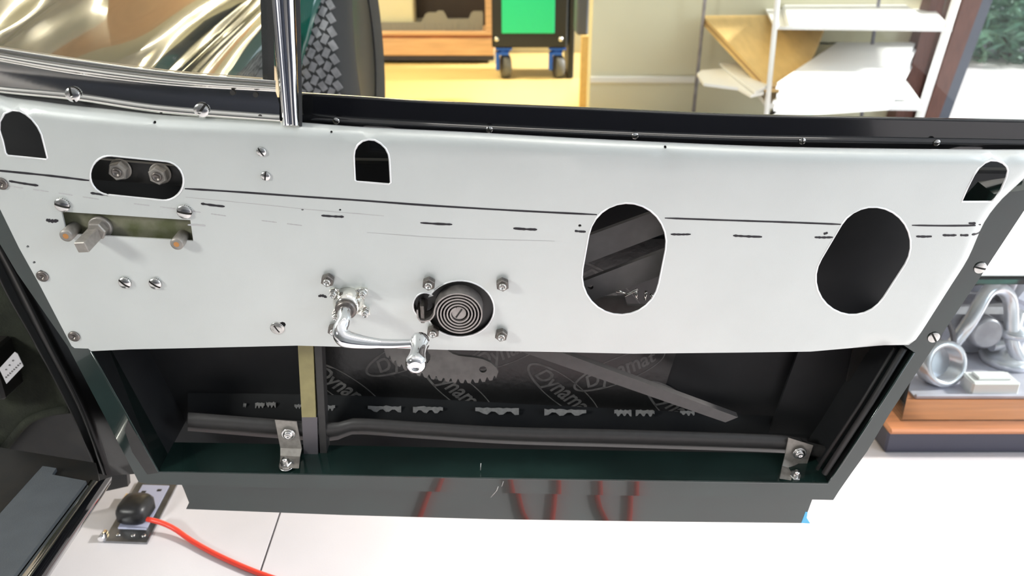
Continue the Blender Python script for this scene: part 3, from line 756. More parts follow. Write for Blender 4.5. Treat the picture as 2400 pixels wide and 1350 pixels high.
place('bolt', mk_up, 'clamp_bolt', 0, 0, z1, loc=D(672, 1092, .026)+Vector((0, 0, .0015)), axis=upz); place('bolt', mk_up, 'clamp_bolt', 0, 0, z2, loc=D(1862, 1122, .026)+Vector((0, 0, .0015)), axis=upz)
# right-hand inner posts
ip = empty('inner_post'); ip.parent = door
bar('web', [(1880, 800), (2080, 800), (1915, 1060), (1800, 1020)], .098, .004, 'inside_black', ip)
bar('hinge_plate', [(2005, 800), (2070, 800), (2030, 905), (1985, 895)], .090, .004, 'satin_black', ip)
for x, y in ((2015, 882), (2045, 826)): place('pbolt', lambda: pan_mesh('plate_bolt', .0052, .003, .0066, ('zinc', 'slot_dark')), 'plate_bolt', x, y, ip, .0895)
bb = MB(); bb.tube([D(2120, 815, .02), D(2040, 945, .02), D(1932, 1110, .02)], .0038, 8); bb.build('seal', 'rubber', ip)
bb = MB(); bb.tube([D(2098, 815, .03), D(2018, 945, .03), D(1915, 1100, .03)], .0025, 8); bb.build('seal', 'rubber', ip)
# screws on the right-hand edge of the frame
for x, y, sp in ((2297, 627, 1.35), (2188, 790, .6)): place('fscrew', lambda: pan_mesh('frame_screw', .0068, .0022, 0, ('zinc', 'slot_dark')), 'frame_screw', x, y, fr_o, YF, sp)

# ---- waist rail under the big window
def curve_rows(spec, n=60): return [[D(p.x, p.y, y) for p in crom([(x, yy, 0) for x, yy in pts], n)] for pts, y in spec]
topl = [(702, 219), (850, 228), (1000, 238), (1330, 252), (1700, 268), (2000, 275), (2400, 283), (2480, 285)]
rid = [(702, 268), (850, 280), (1000, 288), (1330, 304), (1700, 318), (2000, 323), (2400, 330), (2480, 331)]
rid2 = [(702, 281), (850, 291), (1000, 298), (1330, 313), (1700, 327), (2000, 333), (2400, 340), (2480, 341)]
lowl = [(702, 292), (850, 303), (1100, 316), (1300, 327), (1500, 337), (1817, 350), (2100, 356), (2400, 362), (2480, 364)]
lowb = [(x, y+8) for x, y in lowl]
b = MB(); rows = curve_rows([([(x, y-3) for x, y in topl], .040), (topl, .034), ([(x, y+2.5) for x, y in topl], .0325), ([(x, y+5) for x, y in topl], .0324), ([(x, y-4) for x, y in rid], .0317), (rid, .0315), ([(x, y+4) for x, y in rid], .0265), (rid2, .0255), (lowl, .026), (lowb, .040)])
b.loft(rows); wr = b.build('waist_rail', 'gloss_black', door, fix=False)
for x, y in ((788, 283), (1147, 303), (1488, 318), (1880, 330), (2195, 334)): place('rs', lambda: pan_mesh('rail_screw', .0034, .0022, 0, ('screw_bright', 'slot_dark')), 'rail_screw', x, y, wr, .0255, random.random()*3)
# ---- quarter window: chrome strip with beads
cs_rows = [([(-80, 94), (0, 111), (187, 140), (408, 169), (646, 188)], .012), ([(-80, 98), (0, 115), (187, 144), (408, 172.5), (646, 191.5)], .008), ([(-80, 104), (0, 121), (187, 151), (408, 177), (646, 196)], .012),
           ([(-80, 110), (0, 127), (187, 157), (408, 184), (646, 202)], .012), ([(-80, 113), (0, 130), (187, 160), (408, 188), (646, 205)], .006), ([(-80, 119), (0, 136), (187, 168), (408, 194), (646, 209)], .005), ([(-80, 123), (0, 140), (187, 172), (408, 197), (646, 211)], .009),
           ([(-80, 126), (0, 143), (187, 175), (408, 200), (646, 214)], .0098), ([(-80, 129), (0, 146), (187, 178), (408, 203), (647, 217)], .0096), ([(-80, 150), (0, 168), (187, 196), (408, 225), (655, 245)], .0095), ([(-80, 186), (0, 201), (181, 218), (379, 246), (655, 268)], .0096), ([(-80, 190), (0, 205), (181, 222), (379, 250), (655, 272)], .0094), ([(-80, 194), (0, 209), (181, 227), (379, 255), (655, 277)], .0065), ([(-80, 201), (0, 216), (181, 234), (379, 263), (657, 285)], .0065), ([(-80, 204), (0, 219), (181, 238), (379, 267), (657, 289)], .016)]
b = MB(); b.loft(curve_rows(cs_rows, 50)); b.build('chrome_strip', 'chrome_worn', door, fix=False); strip_o = bpy.data.objects['chrome_strip']
for x, y, sp in ((172, 221, .1), (473, 258, -.7)):
    place('cscrew', lambda: pan_mesh('strip_screw', .0072, .004, .0, ('screw_bright', 'slot_dark')), 'strip_screw', x, y, strip_o, .0085, sp)
for x, y, r in ((545, 217, .0026), (599, 222, .0026), (610, 273, .0022), (378, 262, .0015)):
    bb = MB(); bb.lathe([(r, 0), (r, .0006)], 12, frame(D(x, y, .0085 if y < 240 else .0078), OUT)); bb.build('screw_hole', 'slot_dark', strip_o)
# dark gasket line between strip and panel
b = MB(); b.loft(curve_rows([([(-80, 196), (0, 212), (181, 230), (379, 259), (700, 286)], .014), ([(-80, 232), (0, 246), (181, 266), (379, 286), (700, 304)], .013)], 40)); b.build('gasket', 'rubber', strip_o, fix=False)
# chrome division post and its felt channels
def vpost(name, spec, m, par, y0=-260, y1=294):
    rows = []
    for xt, xb, y in spec:      # x at py 0 and at py 290
        s = (xb-xt)/290.
        rows.append([D(xt+s*yy, yy, y) for yy in (y0, 0, 150, y1)])
    bb = MB(); bb.loft(rows); return bb.build(name, m, par, fix=False)
dv = empty('division_post'); dv.parent = door
vpost('chrome_post', [(634, 660, .016), (637, 662, .004), (641, 666, -.001), (648, 671, -.002), (652, 675, .002), (657, 679, .003), (661, 682, .000), (672, 690, -.0035), (683, 696, -.002), (690, 700, .004), (692, 701, .018)], 'chrome', dv)
vpost('felt_channel', [(692, 701, .004), (703, 708, .006), (704, 709, .03)], 'felt', dv, -260, 296)
vpost('felt_channel', [(610, 619, .022), (640, 645, .018)], 'felt', dv, -260, 192)
# panes
def pane(name, pl, y):
    bb = MB(); plate(bb, [P2(x, yy, y) for x, yy in pl], [], lambda x, z, d: Vector((x, y+d, z)), .004); return bb.build(name, 'glass', door)
pane('window_pane', [(702, -260), (2640, -260), (2520, 401), (1700, 390), (702, 374)], .044)
pane('quarter_pane', [(-300, -260), (622, -260), (630, 186), (408, 168), (187, 140), (0, 111), (-120, 90)], .020)
bar('glass_channel', [(702, 374), (1700, 390), (2400, 400), (2400, 408), (1700, 398), (702, 382)], .042, .008, 'satin_black', door)

# ================================================================== CAR BODY (left) with wing and spare wheel
car = empty('vintage_car', WZ(-150, 900, 0), 'dark green vintage car body with front wing, sill and spare wheel', 'car')
cl = car.location.copy()
def carpart(bb, name, m, fix=False):
    o = bb.build(name, m, None, fix=fix); o.data.transform(Matrix.Translation(-cl)); o.parent = car; return o
def crom_grid(rows, n, m):
    R = [crom(r, n) for r in rows]; out = [[None]*n for _ in range(m)]
    for k in range(n):
        c = crom([r[k] for r in R], m)
        for i in range(m): out[i][k] = c[i]
    return out
wing = [[(-330, 60, 1.45), (-150, -40, 1.8), (40, -140, 2.4), (160, -230, 3.0)],
        [(-180, 130, 1.40), (-40, 60, 1.7), (90, -30, 2.2), (210, -130, 2.9)],
        [(-90, 190, 1.36), (30, 90, 1.72), (150, 0, 2.2), (280, -110, 2.9)],
        [(0, 215, 1.16), (120, 110, 1.45), (240, 10, 1.9), (380, -90, 2.6)],
        [(120, 230, 1.06), (235, 120, 1.33), (350, 30, 1.72), (480, -70, 2.4)],
        [(230, 235, 1.05), (340, 130, 1.30), (440, 40, 1.66), (560, -60, 2.3)],
        [(310, 240, 1.10), (405, 150, 1.36), (500, 60, 1.74), (620, -50, 2.35)],
        [(345, 242, 1.17), (430, 165, 1.44), (530, 72, 1.84), (650, -40, 2.45)],
        [(380, 245, 1.12), (470, 165, 1.38), (560, 68, 1.76), (680, -36, 2.35)],
        [(440, 250, 1.08), (520, 175, 1.32), (600, 70, 1.70), (715, -32, 2.28)],
        [(500, 255, 1.12), (570, 190, 1.37), (640, 85, 1.74), (748, -20, 2.32)],
        [(540, 260, 1.24), (600, 205, 1.48), (668, 105, 1.86), (770, 5, 2.45)]]
rows = crom_grid([[WY(*p) for p in r] for r in wing], 40, 90)
b = MB(); b.loft(rows); carpart(b, 'front_wing', 'wing_grey')
# bonnet side beyond, teal green
b = MB(); b.loft([[WY(560, -160, 2.9), WY(640, -160, 3.0), WY(760, -160, 3.1), WY(800, -160, 3.15)], [WY(600, 30, 2.75), WY(660, 20, 2.85), WY(748, 0, 2.95), WY(770, -10, 3.0)], [WY(590, 120, 2.6), WY(650, 160, 2.62), WY(722, 170, 2.64), WY(735, 180, 2.66)]]); carpart(b, 'bonnet_side', 'paint_teal')
b = MB(); b.loft([[WY(640, -160, 1.95), WY(650, 0, 1.9), WY(655, 100, 1.88), WY(660, 210, 1.86)], [WY(745, -160, 1.90), WY(735, 0, 1.86), WY(712, 90, 1.84), WY(690, 190, 1.83)], [WY(795, -160, 1.98), WY(772, 0, 1.93), WY(742, 90, 1.90), WY(706, 190, 1.88)], [WY(785, -160, 2.02), WY(762, 0, 1.97), WY(732, 90, 1.94), WY(698, 190, 1.92)]]); carpart(b, 'wing_edge', 'paint_teal')
# spare wheel
wc = WY(792, 112, 2.2); ax = Vector((1, .03, .03)).normalized()
fr = frame(wc, ax, (0, 0, 1))
R = .335
b = MB(); prof = [(R-.14, -.075), (R-.075, -.095), (R-.03, -.09), (R-.008, -.07), (R, -.05), (R+.002, 0), (R, .05), (R-.008, .062), (R-.03, .078), (R-.075, .086), (R-.14, .07)]
b.lathe(prof, 64, fr, 0, cap=False); sw = carpart(b, 'spare_tyre', 'tyre')
b = MB(); b.lathe([(.001, .05), (.10, .052), (.17, .060), (R-.135, .069)], 48, fr, cap=False); carpart(b, 'wheel_disc', 'satin_black')
b = MB()
for k in range(72):
    for lane in range(-3, 4):
        a = 2*pi*(k+.5*(lane % 2))/72; h = .0035; wq = .0072; la = lane*.0165
        m4 = fr @ Matrix.Rotation(a, 4, 'Z') @ Matrix.Translation((R, 0, la)) @ Matrix.Rotation(.5 if lane % 2 else -.5, 4, 'X')
        b.box((-.004, -.0105, -wq), (h, .0105, wq), 0, m4)
o = carpart(b, 'tread_blocks', 'tyre_tread_lit'); o['kind'] = 'stuff'
# hinge pillar
def crow(pts): return [WY(*p) for p in pts]
pil = [crow([(-120, 430, 1.0), (-30, 600, .99), (20, 700, .98), (77, 800, .97), (163, 963, .955), (226, 1108, .945)]),
       crow([(-115, 425, .985), (-20, 600, .975), (28, 700, .965), (84, 800, .955), (170, 963, .94), (232, 1110, .935)]),
       crow([(-100, 430, 1.0), (-2, 610, .99), (45, 705, .98), (97, 800, .97), (184, 963, .955), (240, 1112, .945)]),
       crow([(-90, 430, .96), (0, 590, .955), (52, 690, .945), (106, 800, .935), (188, 963, .925), (243, 1113, .92)]),
       crow([(-82, 430, .955), (10, 590, .95), (62, 690, .94), (116, 800, .93), (197, 963, .92), (250, 1114, .915)]),
       crow([(-60, 430, .98), (24, 590, .975), (80, 690, .965), (135, 800, .955), (214, 963, .945), (264, 1114, .935)]),
       crow([(20, 430, .99), (100, 590, .985), (150, 690, .975), (205, 800, .965), (285, 963, .955), (330, 1110, .945)]),
       crow([(60, 430, 1.10), (140, 590, 1.10), (190, 690, 1.10), (240, 800, 1.10), (300, 963, 1.10), (345, 1108, 1.10)])]
b = MB(); b.loft([crom(r, 24) for r in pil]); carpart(b, 'hinge_pillar', 'pillar_black')
# sill with tread strip
ZS = .30
def zrow(pts): return [WZ(*p) for p in pts]
b = MB()
b.loft([zrow([(213, 1124, ZS), (30, 1365, ZS), (-70, 1500, ZS)]), zrow([(222, 1126, ZS+.004), (50, 1366, ZS+.004), (-45, 1500, ZS+.004)]), zrow([(229, 1128, ZS+.002), (62, 1367, ZS+.002), (-30, 1500, ZS+.002)])]); carpart(b, 'tread_strip', 'chrome_worn')
b = MB()
b.loft([zrow([(229, 1128, ZS), (62, 1367, ZS), (-30, 1500, ZS)]), zrow([(262, 1117, ZS-.006), (88, 1367, ZS-.006), (-5, 1500, ZS-.006)]), zrow([(262, 1130, ZS-.045), (106, 1367, ZS-.045), (15, 1500, ZS-.045)]), zrow([(262, 1130, ZS-.055), (60, 1420, ZS-.055), (-60, 1500, ZS-.055)])]); carpart(b, 'sill', 'gloss_black')
b = MB(); pl = [(-160, 1340), (0, 1203), (100, 1092), (132, 1097), (122, 1112), (202, 1127), (20, 1365), (-60, 1480), (-200, 1480)]
def pz(mb, pl, z, th):
    plate(mb, [WZ(x, y, z).xy[:] for x, y in pl], [], lambda x, y, d: Vector((x, y, z-d)), th)
pz(b, pl, ZS+.006, .005); carpart(b, 'foot_mat', 'mat_grey', True)
b = MB(); pz(b, [(-300, 1000), (225, 1085), (232, 1126), (40, 1366), (-60, 1500), (-300, 1500)], ZS, .02); carpart(b, 'cabin_floor', 'satin_black', True)
# front bulkhead carpet
b = MB(); pl = [(-200, 470), (60, 470), (170, 800), (190, 960), (150, 965), (120, 968), (65, 990), (0, 1065), (-40, 1110), (-200, 1200)]
plate(b, [(WY(x, y, 1.06).x, WY(x, y, 1.06).z) for x, y in pl], [], lambda x, z, d: Vector((x, 1.06+d, z)), .012); carpart(b, 'bulkhead_carpet', 'carpet', True)
b = MB(); ed = [(-60, 1125), (0, 1063), (62, 990), (118, 967), (165, 960)]
b.tube(crom([WY(x, y, 1.055) for x, y in ed], 20), .006, 8); carpart(b, 'carpet_binding', 'carpet')
b = MB(); pl = [(-250, 940), (280, 940), (300, 1140), (-250, 1260)]
plate(b, [(WY(x, y, 1.10).x, WY(x, y, 1.10).z) for x, y in pl], [], lambda x, z, d: Vector((x, 1.10+d, z)), .01); carpart(b, 'toe_board', 'satin_black', True)
# small box with a paper tag clipped on the bulkhead
bx = WY(0, 850, 1.03)
tb = empty('tagged_box', WY(5, 905, 1.03), 'black box with a white paper tag on the car bulkhead', 'box')
b = MB(); b.bevbox((-.06, -.025, -.01), (.016, .028, .07), .004); b.build('box_body', 'satin_black', tb)
tp = [(-2, 864), (34, 825), (41, 829), (55, 858), (15, 900)]
b = MB(); plate(b, [((WY(x, y, 1.0).x-tb.location.x), (WY(x, y, 1.0).z-tb.location.z)) for x, y in tp], [], lambda x, z, d: Vector((x, 1.0-tb.location.y+d, z)), .001); tg = b.build('paper_tag', 'paper', tb)
b = MB()
rnd = random.Random(5)
for (x0, y0, x1, y1, n) in ((14, 884, 47, 852, 8), (14, 866, 30, 845, 3)):
    for k in range(n):
        t = k/max(1, n-1); x = x0+(x1-x0)*t; y = y0+(y1-y0)*t; w = 2.2
        q = [(x-w, y+rnd.uniform(0, 1.5)), (x, y+w), (x+w*.8, y-rnd.uniform(0, 2)), (x-rnd.uniform(0, 1), y-w)]
        b.add([Vector((WY(a, c, .9992).x-tb.location.x, .9992-tb.location.y, WY(a, c, .9992).z-tb.location.z)) for a, c in q], [(0, 1, 2, 3)], 0, False)
b.build('faded_print', 'print_grey', tg, fix=False)

# ================================================================== FLOOR SOCKET AND CABLE
sp_c = WZ(330, 1205, 0)
A = [WZ(325, 1132, 0), WZ(418, 1142, 0), WZ(345, 1276, 0), WZ(243, 1272, 0)]
so = empty('floor_socket', (A[3]+A[2])*.5, 'chrome floor socket plate with grey insert beside the car sill', 'socket')
ux = (A[2]-A[3]); uy = (A[0]-A[3])
def so_pt(u, v, z): return (A[3]+ux*u+uy*v)-so.location+Vector((0, 0, z))
def so_slab(name, u0, u1, v0, v1, z0, z1, m, holes=()):
    bb = MB(); q = [so_pt(u, v, 0) for u, v in ((u0, v0), (u1, v0), (u1, v1), (u0, v1))]
    plate(bb, [(p.x, p.y) for p in q], holes, lambda x, y, d: Vector((x, y, z1-d)), z1-z0); return bb.build(name, m, so)
so_slab('cover_plate', 0, 1, 0, 1.0, 0, .004, 'socket_chrome')
ins = so_slab('socket_insert', .17, .84, .20, .93, .004, .0055, 'socket_grey')
for u, v in ((.30, .80), (.66, .84), (.52, .70), (.36, .42)):
    bb = MB(); p = so_pt(u, v, .0056); bb.box((p.x-.004, p.y-.003, p.z), (p.x+.004, p.y+.003, p.z+.0004)); bb.build('pin_slot', 'slot_dark', ins)
for u, v in ((.26, .10), (.60, .10), (.85, .10)):
    bb = MB(); bb.lathe([(.0042, 0), (.0040, .0014), (.002, .002)], 12, Matrix.Translation(so_pt(u, v, .004))); bb.build('plate_screw', 'screw_bright', so)
for v0, v1 in ((.0, .12), (.50, .72)):
    bb = MB(); bb.tube([so_pt(-.05, v0, .007), so_pt(-.05, v1, .007)], .005, 10); bb.build('lid_hinge', 'chrome', so)
ld = empty('power_lead', WZ(320, 1215, 0), 'red power cable with a black plug in the floor socket', 'cable')
lo = ld.location
b = MB(); pb = so_pt(.46, .40, 0)+so.location-lo
prof = [(.024, .0056), (.0275, .012), (.0275, .034), (.023, .045), (.012, .049), (.0005, .050)]
m4 = Matrix.Translation(Vector((pb.x, pb.y, 0))) @ Matrix.Rotation(atan2(ux.y, ux.x), 4, 'Z') @ Matrix.Diagonal((.98, 1.05, 1, 1))
o0 = len(b.v); b.lathe(prof, 24, m4)
an = atan2(ux.y, ux.x)
for i in range(o0, len(b.v)):
    x, y, z = b.v[i]; dx, dy = x-pb.x, y-pb.y; r_ = sqrt(dx*dx+dy*dy); th = atan2(dy, dx)-an; k = min(1.28, (abs(cos(th))**4+abs(sin(th))**4)**-.25); b.v[i] = (pb.x+dx*k, pb.y+dy*k, z*.8+.001)
# square the plug off a little
b.build('plug', 'plug_black', ld)
b = MB(); pts = [WZ(345, 1217, .022), WZ(375, 1224, .02), WZ(410, 1240, .012), WZ(450, 1268, .006), WZ(520, 1306, .005), WZ(620, 1348, .005), WZ(760, 1390, .005), WZ(900, 1410, .005)]
far = [Vector((-.10, .52, .005)), Vector((-.05, .46, .005)), Vector((-.01, .58, .005)), Vector((.02, .76, .005)), Vector((.06, .80, .005)), Vector((.08, .66, .005)), Vector((.09, .50, .005)), Vector((.14, .46, .005)), Vector((.155, .60, .005)), Vector((.15, .74, .005)), Vector((.19, .80, .005)), Vector((.22, .62, .005)), Vector((.25, .4, .005)), Vector((.3, .0, .005)), Vector((.3, -.4, .005))]
b.tube([v-lo for v in crom(pts, 40)+crom([pts[-1]]+far, 140)[1:]], .0045, 8); b.build('cord', 'red_cable', ld)
b = MB(); b.tube(crom([Vector((-.3, .42, .006)), Vector((-.05, .55, .006)), Vector((.15, .47, .006)), Vector((.3, .6, .006)), Vector((.5, .45, .006)), Vector((.6, 0, .006))], 50), .006, 8)
tag(b.build('air_hose', 'hose_dark'), 'dark hose lying on the white floor in front of the door', 'hose')

# ================================================================== BACKGROUND: cart, shelf unit, crate
CYY = 5.95
def wbox(mb, px0, py0, px1, py1, Y, depth, base, mi=0, bev=.004):
    a, c = WY(px0, py1, Y), WY(px1, py0, Y)
    mb.bevbox((a.x-base.x, Y-base.y, a.z-base.z), (c.x-base.x, Y+depth-base.y, c.z-base.z), bev, mi)
cb = WY(1240, 180, CYY); cb.z = 0
cart = empty('tool_cart', cb, 'black rolling cart with bright green panel on blue casters', 'cart')
b = MB(); a0, a1 = WY(1153, 112, CYY), WY(1338, -220, CYY)
b.bevbox((a0.x-cb.x, 0, a0.z), (a1.x-cb.x, .55, a1.z), .01); b.build('cabinet_body', 'cart_black', cart)
b = MB(); a0, a1 = WY(1176, 78, CYY-.006), WY(1305, -210, CYY-.006); b.bevbox((a0.x-cb.x, -.012, a0.z), (a1.x-cb.x, 0, a1.z), .003); b.build('front_panel', 'cart_green', cart)
for x in (1164, 1314):
    p = WY(x, 92, CYY); bb = MB(); bb.lathe([(.018, 0), (.017, .006), (.009, .012), (.001, .013)], 14, frame((p.x-cb.x, 0, p.z), OUT)); bb.build('corner_bolt', 'screw_bright', cart)
b = MB(); a0, a1 = WY(1331, 186, CYY), WY(1356, -220, CYY); b.bevbox((a0.x-cb.x, .02, .004), (a1.x-cb.x, .5, a1.z), .006); b.build('side_skirt', 'cart_black', cart)
for x0 in (1163, 1287):
    p = WY(x0+18, 180, CYY); ca_ = MB(); zt_ = WY(x0, 113, CYY).z; wd_ = .052
    ca_.bevbox((-.06, -.055, zt_-.014), (.06, .055, zt_), .003)
    ca_.lathe([(.045, zt_-.03), (.045, zt_-.014)], 16)
    for sx in (-1, 1):
        ca_.loft([[Vector((sx*.032, -.045, zt_-.03)), Vector((sx*.032, .045, zt_-.03))], [Vector((sx*.036, -.03, .075)), Vector((sx*.036, .05, .075))], [Vector((sx*.036, -.012, .05)), Vector((sx*.036, .03, .05))]], sm=False)
    ca_.box((-.036, -.05, zt_-.05), (.036, .05, zt_-.03))
    ca_.bevbox((-.058, -.05, .06), (-.030, .04, zt_-.03), .008)
    o = ca_.build('caster', 'caster_blue', cart, fix=False); o.location = (p.x-cb.x, .06, 0)
    bb = MB(); bb.lathe([(.03, -.027), (.078, -.027), (.083, -.018), (.083, .018), (.078, .027), (.03, .027)], 28, frame((.012, .01, .084), (1, .25, 0))); bb.build('wheel', 'caster_grey', o)
SY = 6.7
sb = WY(1000, 140, SY); sb.z = 0
su = empty('shelf_unit', sb, 'orange wood shelf unit with dark plinth behind the cart', 'shelf')
b = MB(); wbox(b, 640, 129, 1158, 142, SY+.03, .4, sb); b.build('plinth', 'plinth_dark', su)
b = MB(); wbox(b, 640, 90, 1158, 130, SY, .5, sb); b.build('drawer_front', 'wood_light', su)
b = MB(); wbox(b, 640, 83, 1158, 90, SY+.015, .48, sb); b.build('shadow_gap', 'wood_orange', su)
b = MB(); wbox(b, 640, 74, 1158, 83, SY-.01, .5, sb); b.build('shelf_board', 'wood_light', su)
b = MB(); wbox(b, 1138, -220, 1158, 74, SY, .5, sb); b.build('side_panel', 'wood_light', su)
b = MB(); wbox(b, 640, -220, 1140, 74, SY+.46, .03, sb); b.build('back_panel', 'dark_brown', su)
# plastic crate on it
kb_ = WY(1000, 74, SY-.0); ck = empty('plastic_crate', WY(1000, 74, SY+.06), 'grey ribbed plastic crate with notched rim on the shelf unit', 'crate')
b = MB(); crp = [(700, 74), (700, 52), (988, 52), (996, 34), (1003, 29), (1022, 29), (1026, 25), (1038, 25), (1043, 32), (1050, 46), (1098, 45), (1104, 30), (1110, 26), (1130, 26), (1132, 33), (1132, 70), (1128, 74)]
ckl = ck.location
plate(b, [(WY(x, y, SY+.06).x-ckl.x, WY(x, y, SY+.06).z-ckl.z) for x, y in crp], [], lambda x, z, d: Vector((x, d, z)), .012); b.build('front_wall', 'crate_grey', ck)
b = MB()
for x in range(720, 1130, 13):
    p0, p1 = WY(x, 71, SY+.06), WY(x, 56, SY+.06); b.box((p0.x-ckl.x-.006, -.008, p0.z-ckl.z), (p0.x-ckl.x+.006, 0, p1.z-ckl.z))
o = b.build('ribs', 'crate_grey', ck)
b = MB(); p0, p1 = WY(700, 74, SY+.06), WY(1128, 52, SY+.06); b.box((p0.x-ckl.x, .012, .0), (p1.x-ckl.x, .33, .008)); b.box((p0.x-ckl.x, .33, 0), (p1.x-ckl.x, .342, p1.z-p0.z)); b.build('tray_body', 'crate_grey', ck)
p0 = WY(930, 50, SY+.14); b = MB(); b.bevbox((-.28, 0, -.06), (.22, .2, .55), .01); o = b.build('cardboard_box', 'wall_cream'); o.location = (WY(905, 40, SY+.1).x, SY+.1, WY(905, 66, SY+.1).z+.06); tag(o, 'khaki box standing in the grey crate', 'box')
# wooden upright by the cart
bp = WY(1375, 240, 4.9); bp.z = 0
b = MB(); a0, a1 = WY(1358, 240, 4.9), WY(1394, 84, 4.9); b.bevbox((a0.x-bp.x, 0, .0), (a1.x-bp.x, .05, a1.z), .004); o = b.build('wooden_board', 'plywood'); o.location = bp; tag(o, 'upright wooden board between the cart and the cream wall', 'board')
b = MB(); a0, a1 = WY(1352, 84, 4.95), WY(1390, -220, 4.95); b.bevbox((a0.x-bp.x, 0, 0), (a1.x-bp.x, .25, a1.z-a0.z), .01); o = b.build('dark_case', 'post_grey'); o.location = (bp.x, 4.98, WY(1370, 84, 4.95).z); tag(o, 'dark case standing on the wooden board beside the cart', 'case')
# ================================================================== white shelf by the window
SHY = 3.35
shb = WY(1990, 200, SHY); shb.z = 0
sh = empty('metal_shelf', shb, 'white metal shelf rack full of papers by the window', 'shelf')
def leg(pxt, pyt, pxb, pyb, Y, w, m, label=None):
    a, c = WY(pxt, pyt, Y), WY(pxb, pyb, Y); d = (c-a)/(c.z-a.z); top_ = a+d*(1.7-a.z); bot = a+d*(0.0-a.z)
    bb = MB(); bb.tube([top_-shb, bot-shb], w, 8); bb.build('leg', m, sh)
leg(1822, 0, 1797, 262, SHY, .011, 'bright_white'); leg(2241, 0, 2156, 272, SHY, .017, 'bright_white')
leg(1650, 20, 1626, 255, SHY+.75, .009, 'cast_grey'); leg(2060, 0, 2030, 200, SHY+.75, .009, 'cast_grey')
def shelf(pts, z0px, m, th=.022):
    bb = MB(); z = WY(2000, z0px, SHY).z; q = [WZ(x, y, z) for x, y in pts]; plate(bb, [(p.x-shb.x, p.y-shb.y) for p in q], [], lambda x, y, d: Vector((x, y, z-d)), th); bb.build('shelf_board', m, sh); return z
zl = shelf([(1797, 243), (2166, 248), (2080, 128), (1700, 110)], 246, 'bright_white', .02)
zu = shelf([(1818, 62), (2232, 67), (2140, -30), (1760, -40)], 65, 'bright_white', .012)
# plywood board lying across
zp = zl+.14
b = MB(); q = [WY(1647, 36, 4.14), WY(1798, 194, 3.40), WY(1880, 194, 3.40), WY(1945, 34, 4.14)]; pbse = sum(q, Vector())/4
nn_ = (q[1]-q[0]).cross(q[2]-q[0]).normalized(); nn_ = nn_ if nn_.z > 0 else -nn_
for t0, t1 in ((0, .018), (.024, .042)):
    v8 = [p-pbse-nn_*t0 for p in q]+[p-pbse-nn_*t1 for p in q]
    b.add(v8, [(0,1,2,3),(7,6,5,4),(0,4,5,1),(1,5,6,2),(2,6,7,3),(3,7,4,0)], 0, False)
b.add([p-pbse-nn_*.017 for p in q]+[p-pbse-nn_*.025 for p in q], [(0,1,2,3),(7,6,5,4),(0,4,5,1),(1,5,6,2),(2,6,7,3),(3,7,4,0)], 1, False)
o = b.build('plywood_board', ['plywood', 'ply_edge']); o.location = pbse; tag(o, 'honey coloured plywood boards propped at a slant on the white shelf rack', 'board')
for i, (pl_, lab) in enumerate((([(1822, 193), (2095, 178), (2000, 60), (1790, 42)], 'big pile of white card sheets beside the plywood board'), ([(1722, 42), (1760, 72), (1840, 60), (1800, 36)], 'small white sheet at the back of the plywood board'))):
    z = zp+.012; qq = [WZ(x, y, z) for x, y in pl_]; qq = [Vector((p.x, min(p.y, 4.18), p.z)) for p in qq]; c = sum(qq, Vector())/4; b = MB()
    nk, tk = (10, .0128) if i == 0 else (3, .0038)
    for k in range(nk):
        plate(b, [(p.x-c.x+.004*(k % 3)*(-1)**k, p.y-c.y-.003*(k % 4)) for p in qq], [], lambda x, y, d, k=k: Vector((x, y, -tk*k-d)), tk-.0006)
    o = b.build('paper_sheets', 'bright_white'); o.location = c; tag(o, lab, 'paper')
# white slabs beneath its edge
for i, (pl_, dz, lab) in enumerate((([(1634, 172), (1645, 164), (1700, 160), (1760, 170), (1790, 215), (1760, 222), (1730, 205), (1650, 195)], -.04, 'white plastic tray poking out under the plywood board'),
                  ([(1686, 146), (1730, 146), (1800, 200), (1770, 214), (1700, 160)], -.025, 'upper white tray wedged between plywood and lower tray'))):
    z = zp+dz-.04; q = [WZ(x, y, z) for x, y in pl_]; c = sum(q, Vector())/len(q); b = MB()
    plate(b, [(p.x-c.x, p.y-c.y) for p in q], [], lambda x, y, d: Vector((x, y, -d)), .012); o = b.build('white_tray', 'bright_white'); o.location = c; tag(o, lab, 'tray', 'white trays')
# papers on the shelves
for i, (pl_, z, lab) in enumerate((([(1830, 225), (2130, 232), (2060, 150), (1800, 140)], zl+.012, 'thick stack of white paper on the lower shelf'),
                    ([(1850, 215), (2000, 220), (1990, 160), (1850, 150)], zl+.05, 'white paper block on top of the lower stack'),
                    ([(1850, 58), (2200, 60), (2090, -10), (1830, -20)], zu+.02, 'white sheets heaped on the upper shelf'))):
    q = [WZ(x, y, z) for x, y in pl_]; c = sum(q, Vector())/4; c.z = z; b = MB(); t_ = .011 if i == 0 else (.036 if i == 1 else .018)
    for k in range(3):
        off = Vector((.008*k*(-1)**k, .006*k, 0)); plate(b, [(p.x-c.x+off.x, p.y-c.y+off.y) for p in q], [], lambda x, y, d, k=k: Vector((x, y, -k*t_/3-d)), t_/3-.0006)
    o = b.build('paper_stack', 'bright_white'); o.location = c; tag(o, lab, 'paper')
b = MB(); c = WZ(2060, 115, zl+.12); pa = [WZ(1900, 108, zl+.09), WZ(2000, 98, zl+.09), WZ(2070, 136, zl+.09), WZ(2098, 134, zl+.09)]
b.tube([p-c for p in pa], .009, 8); o = b.build('bent_rod', 'post_grey'); o.location = c; tag(o, 'dark bent metal rod lying over the shelf papers', 'rod')
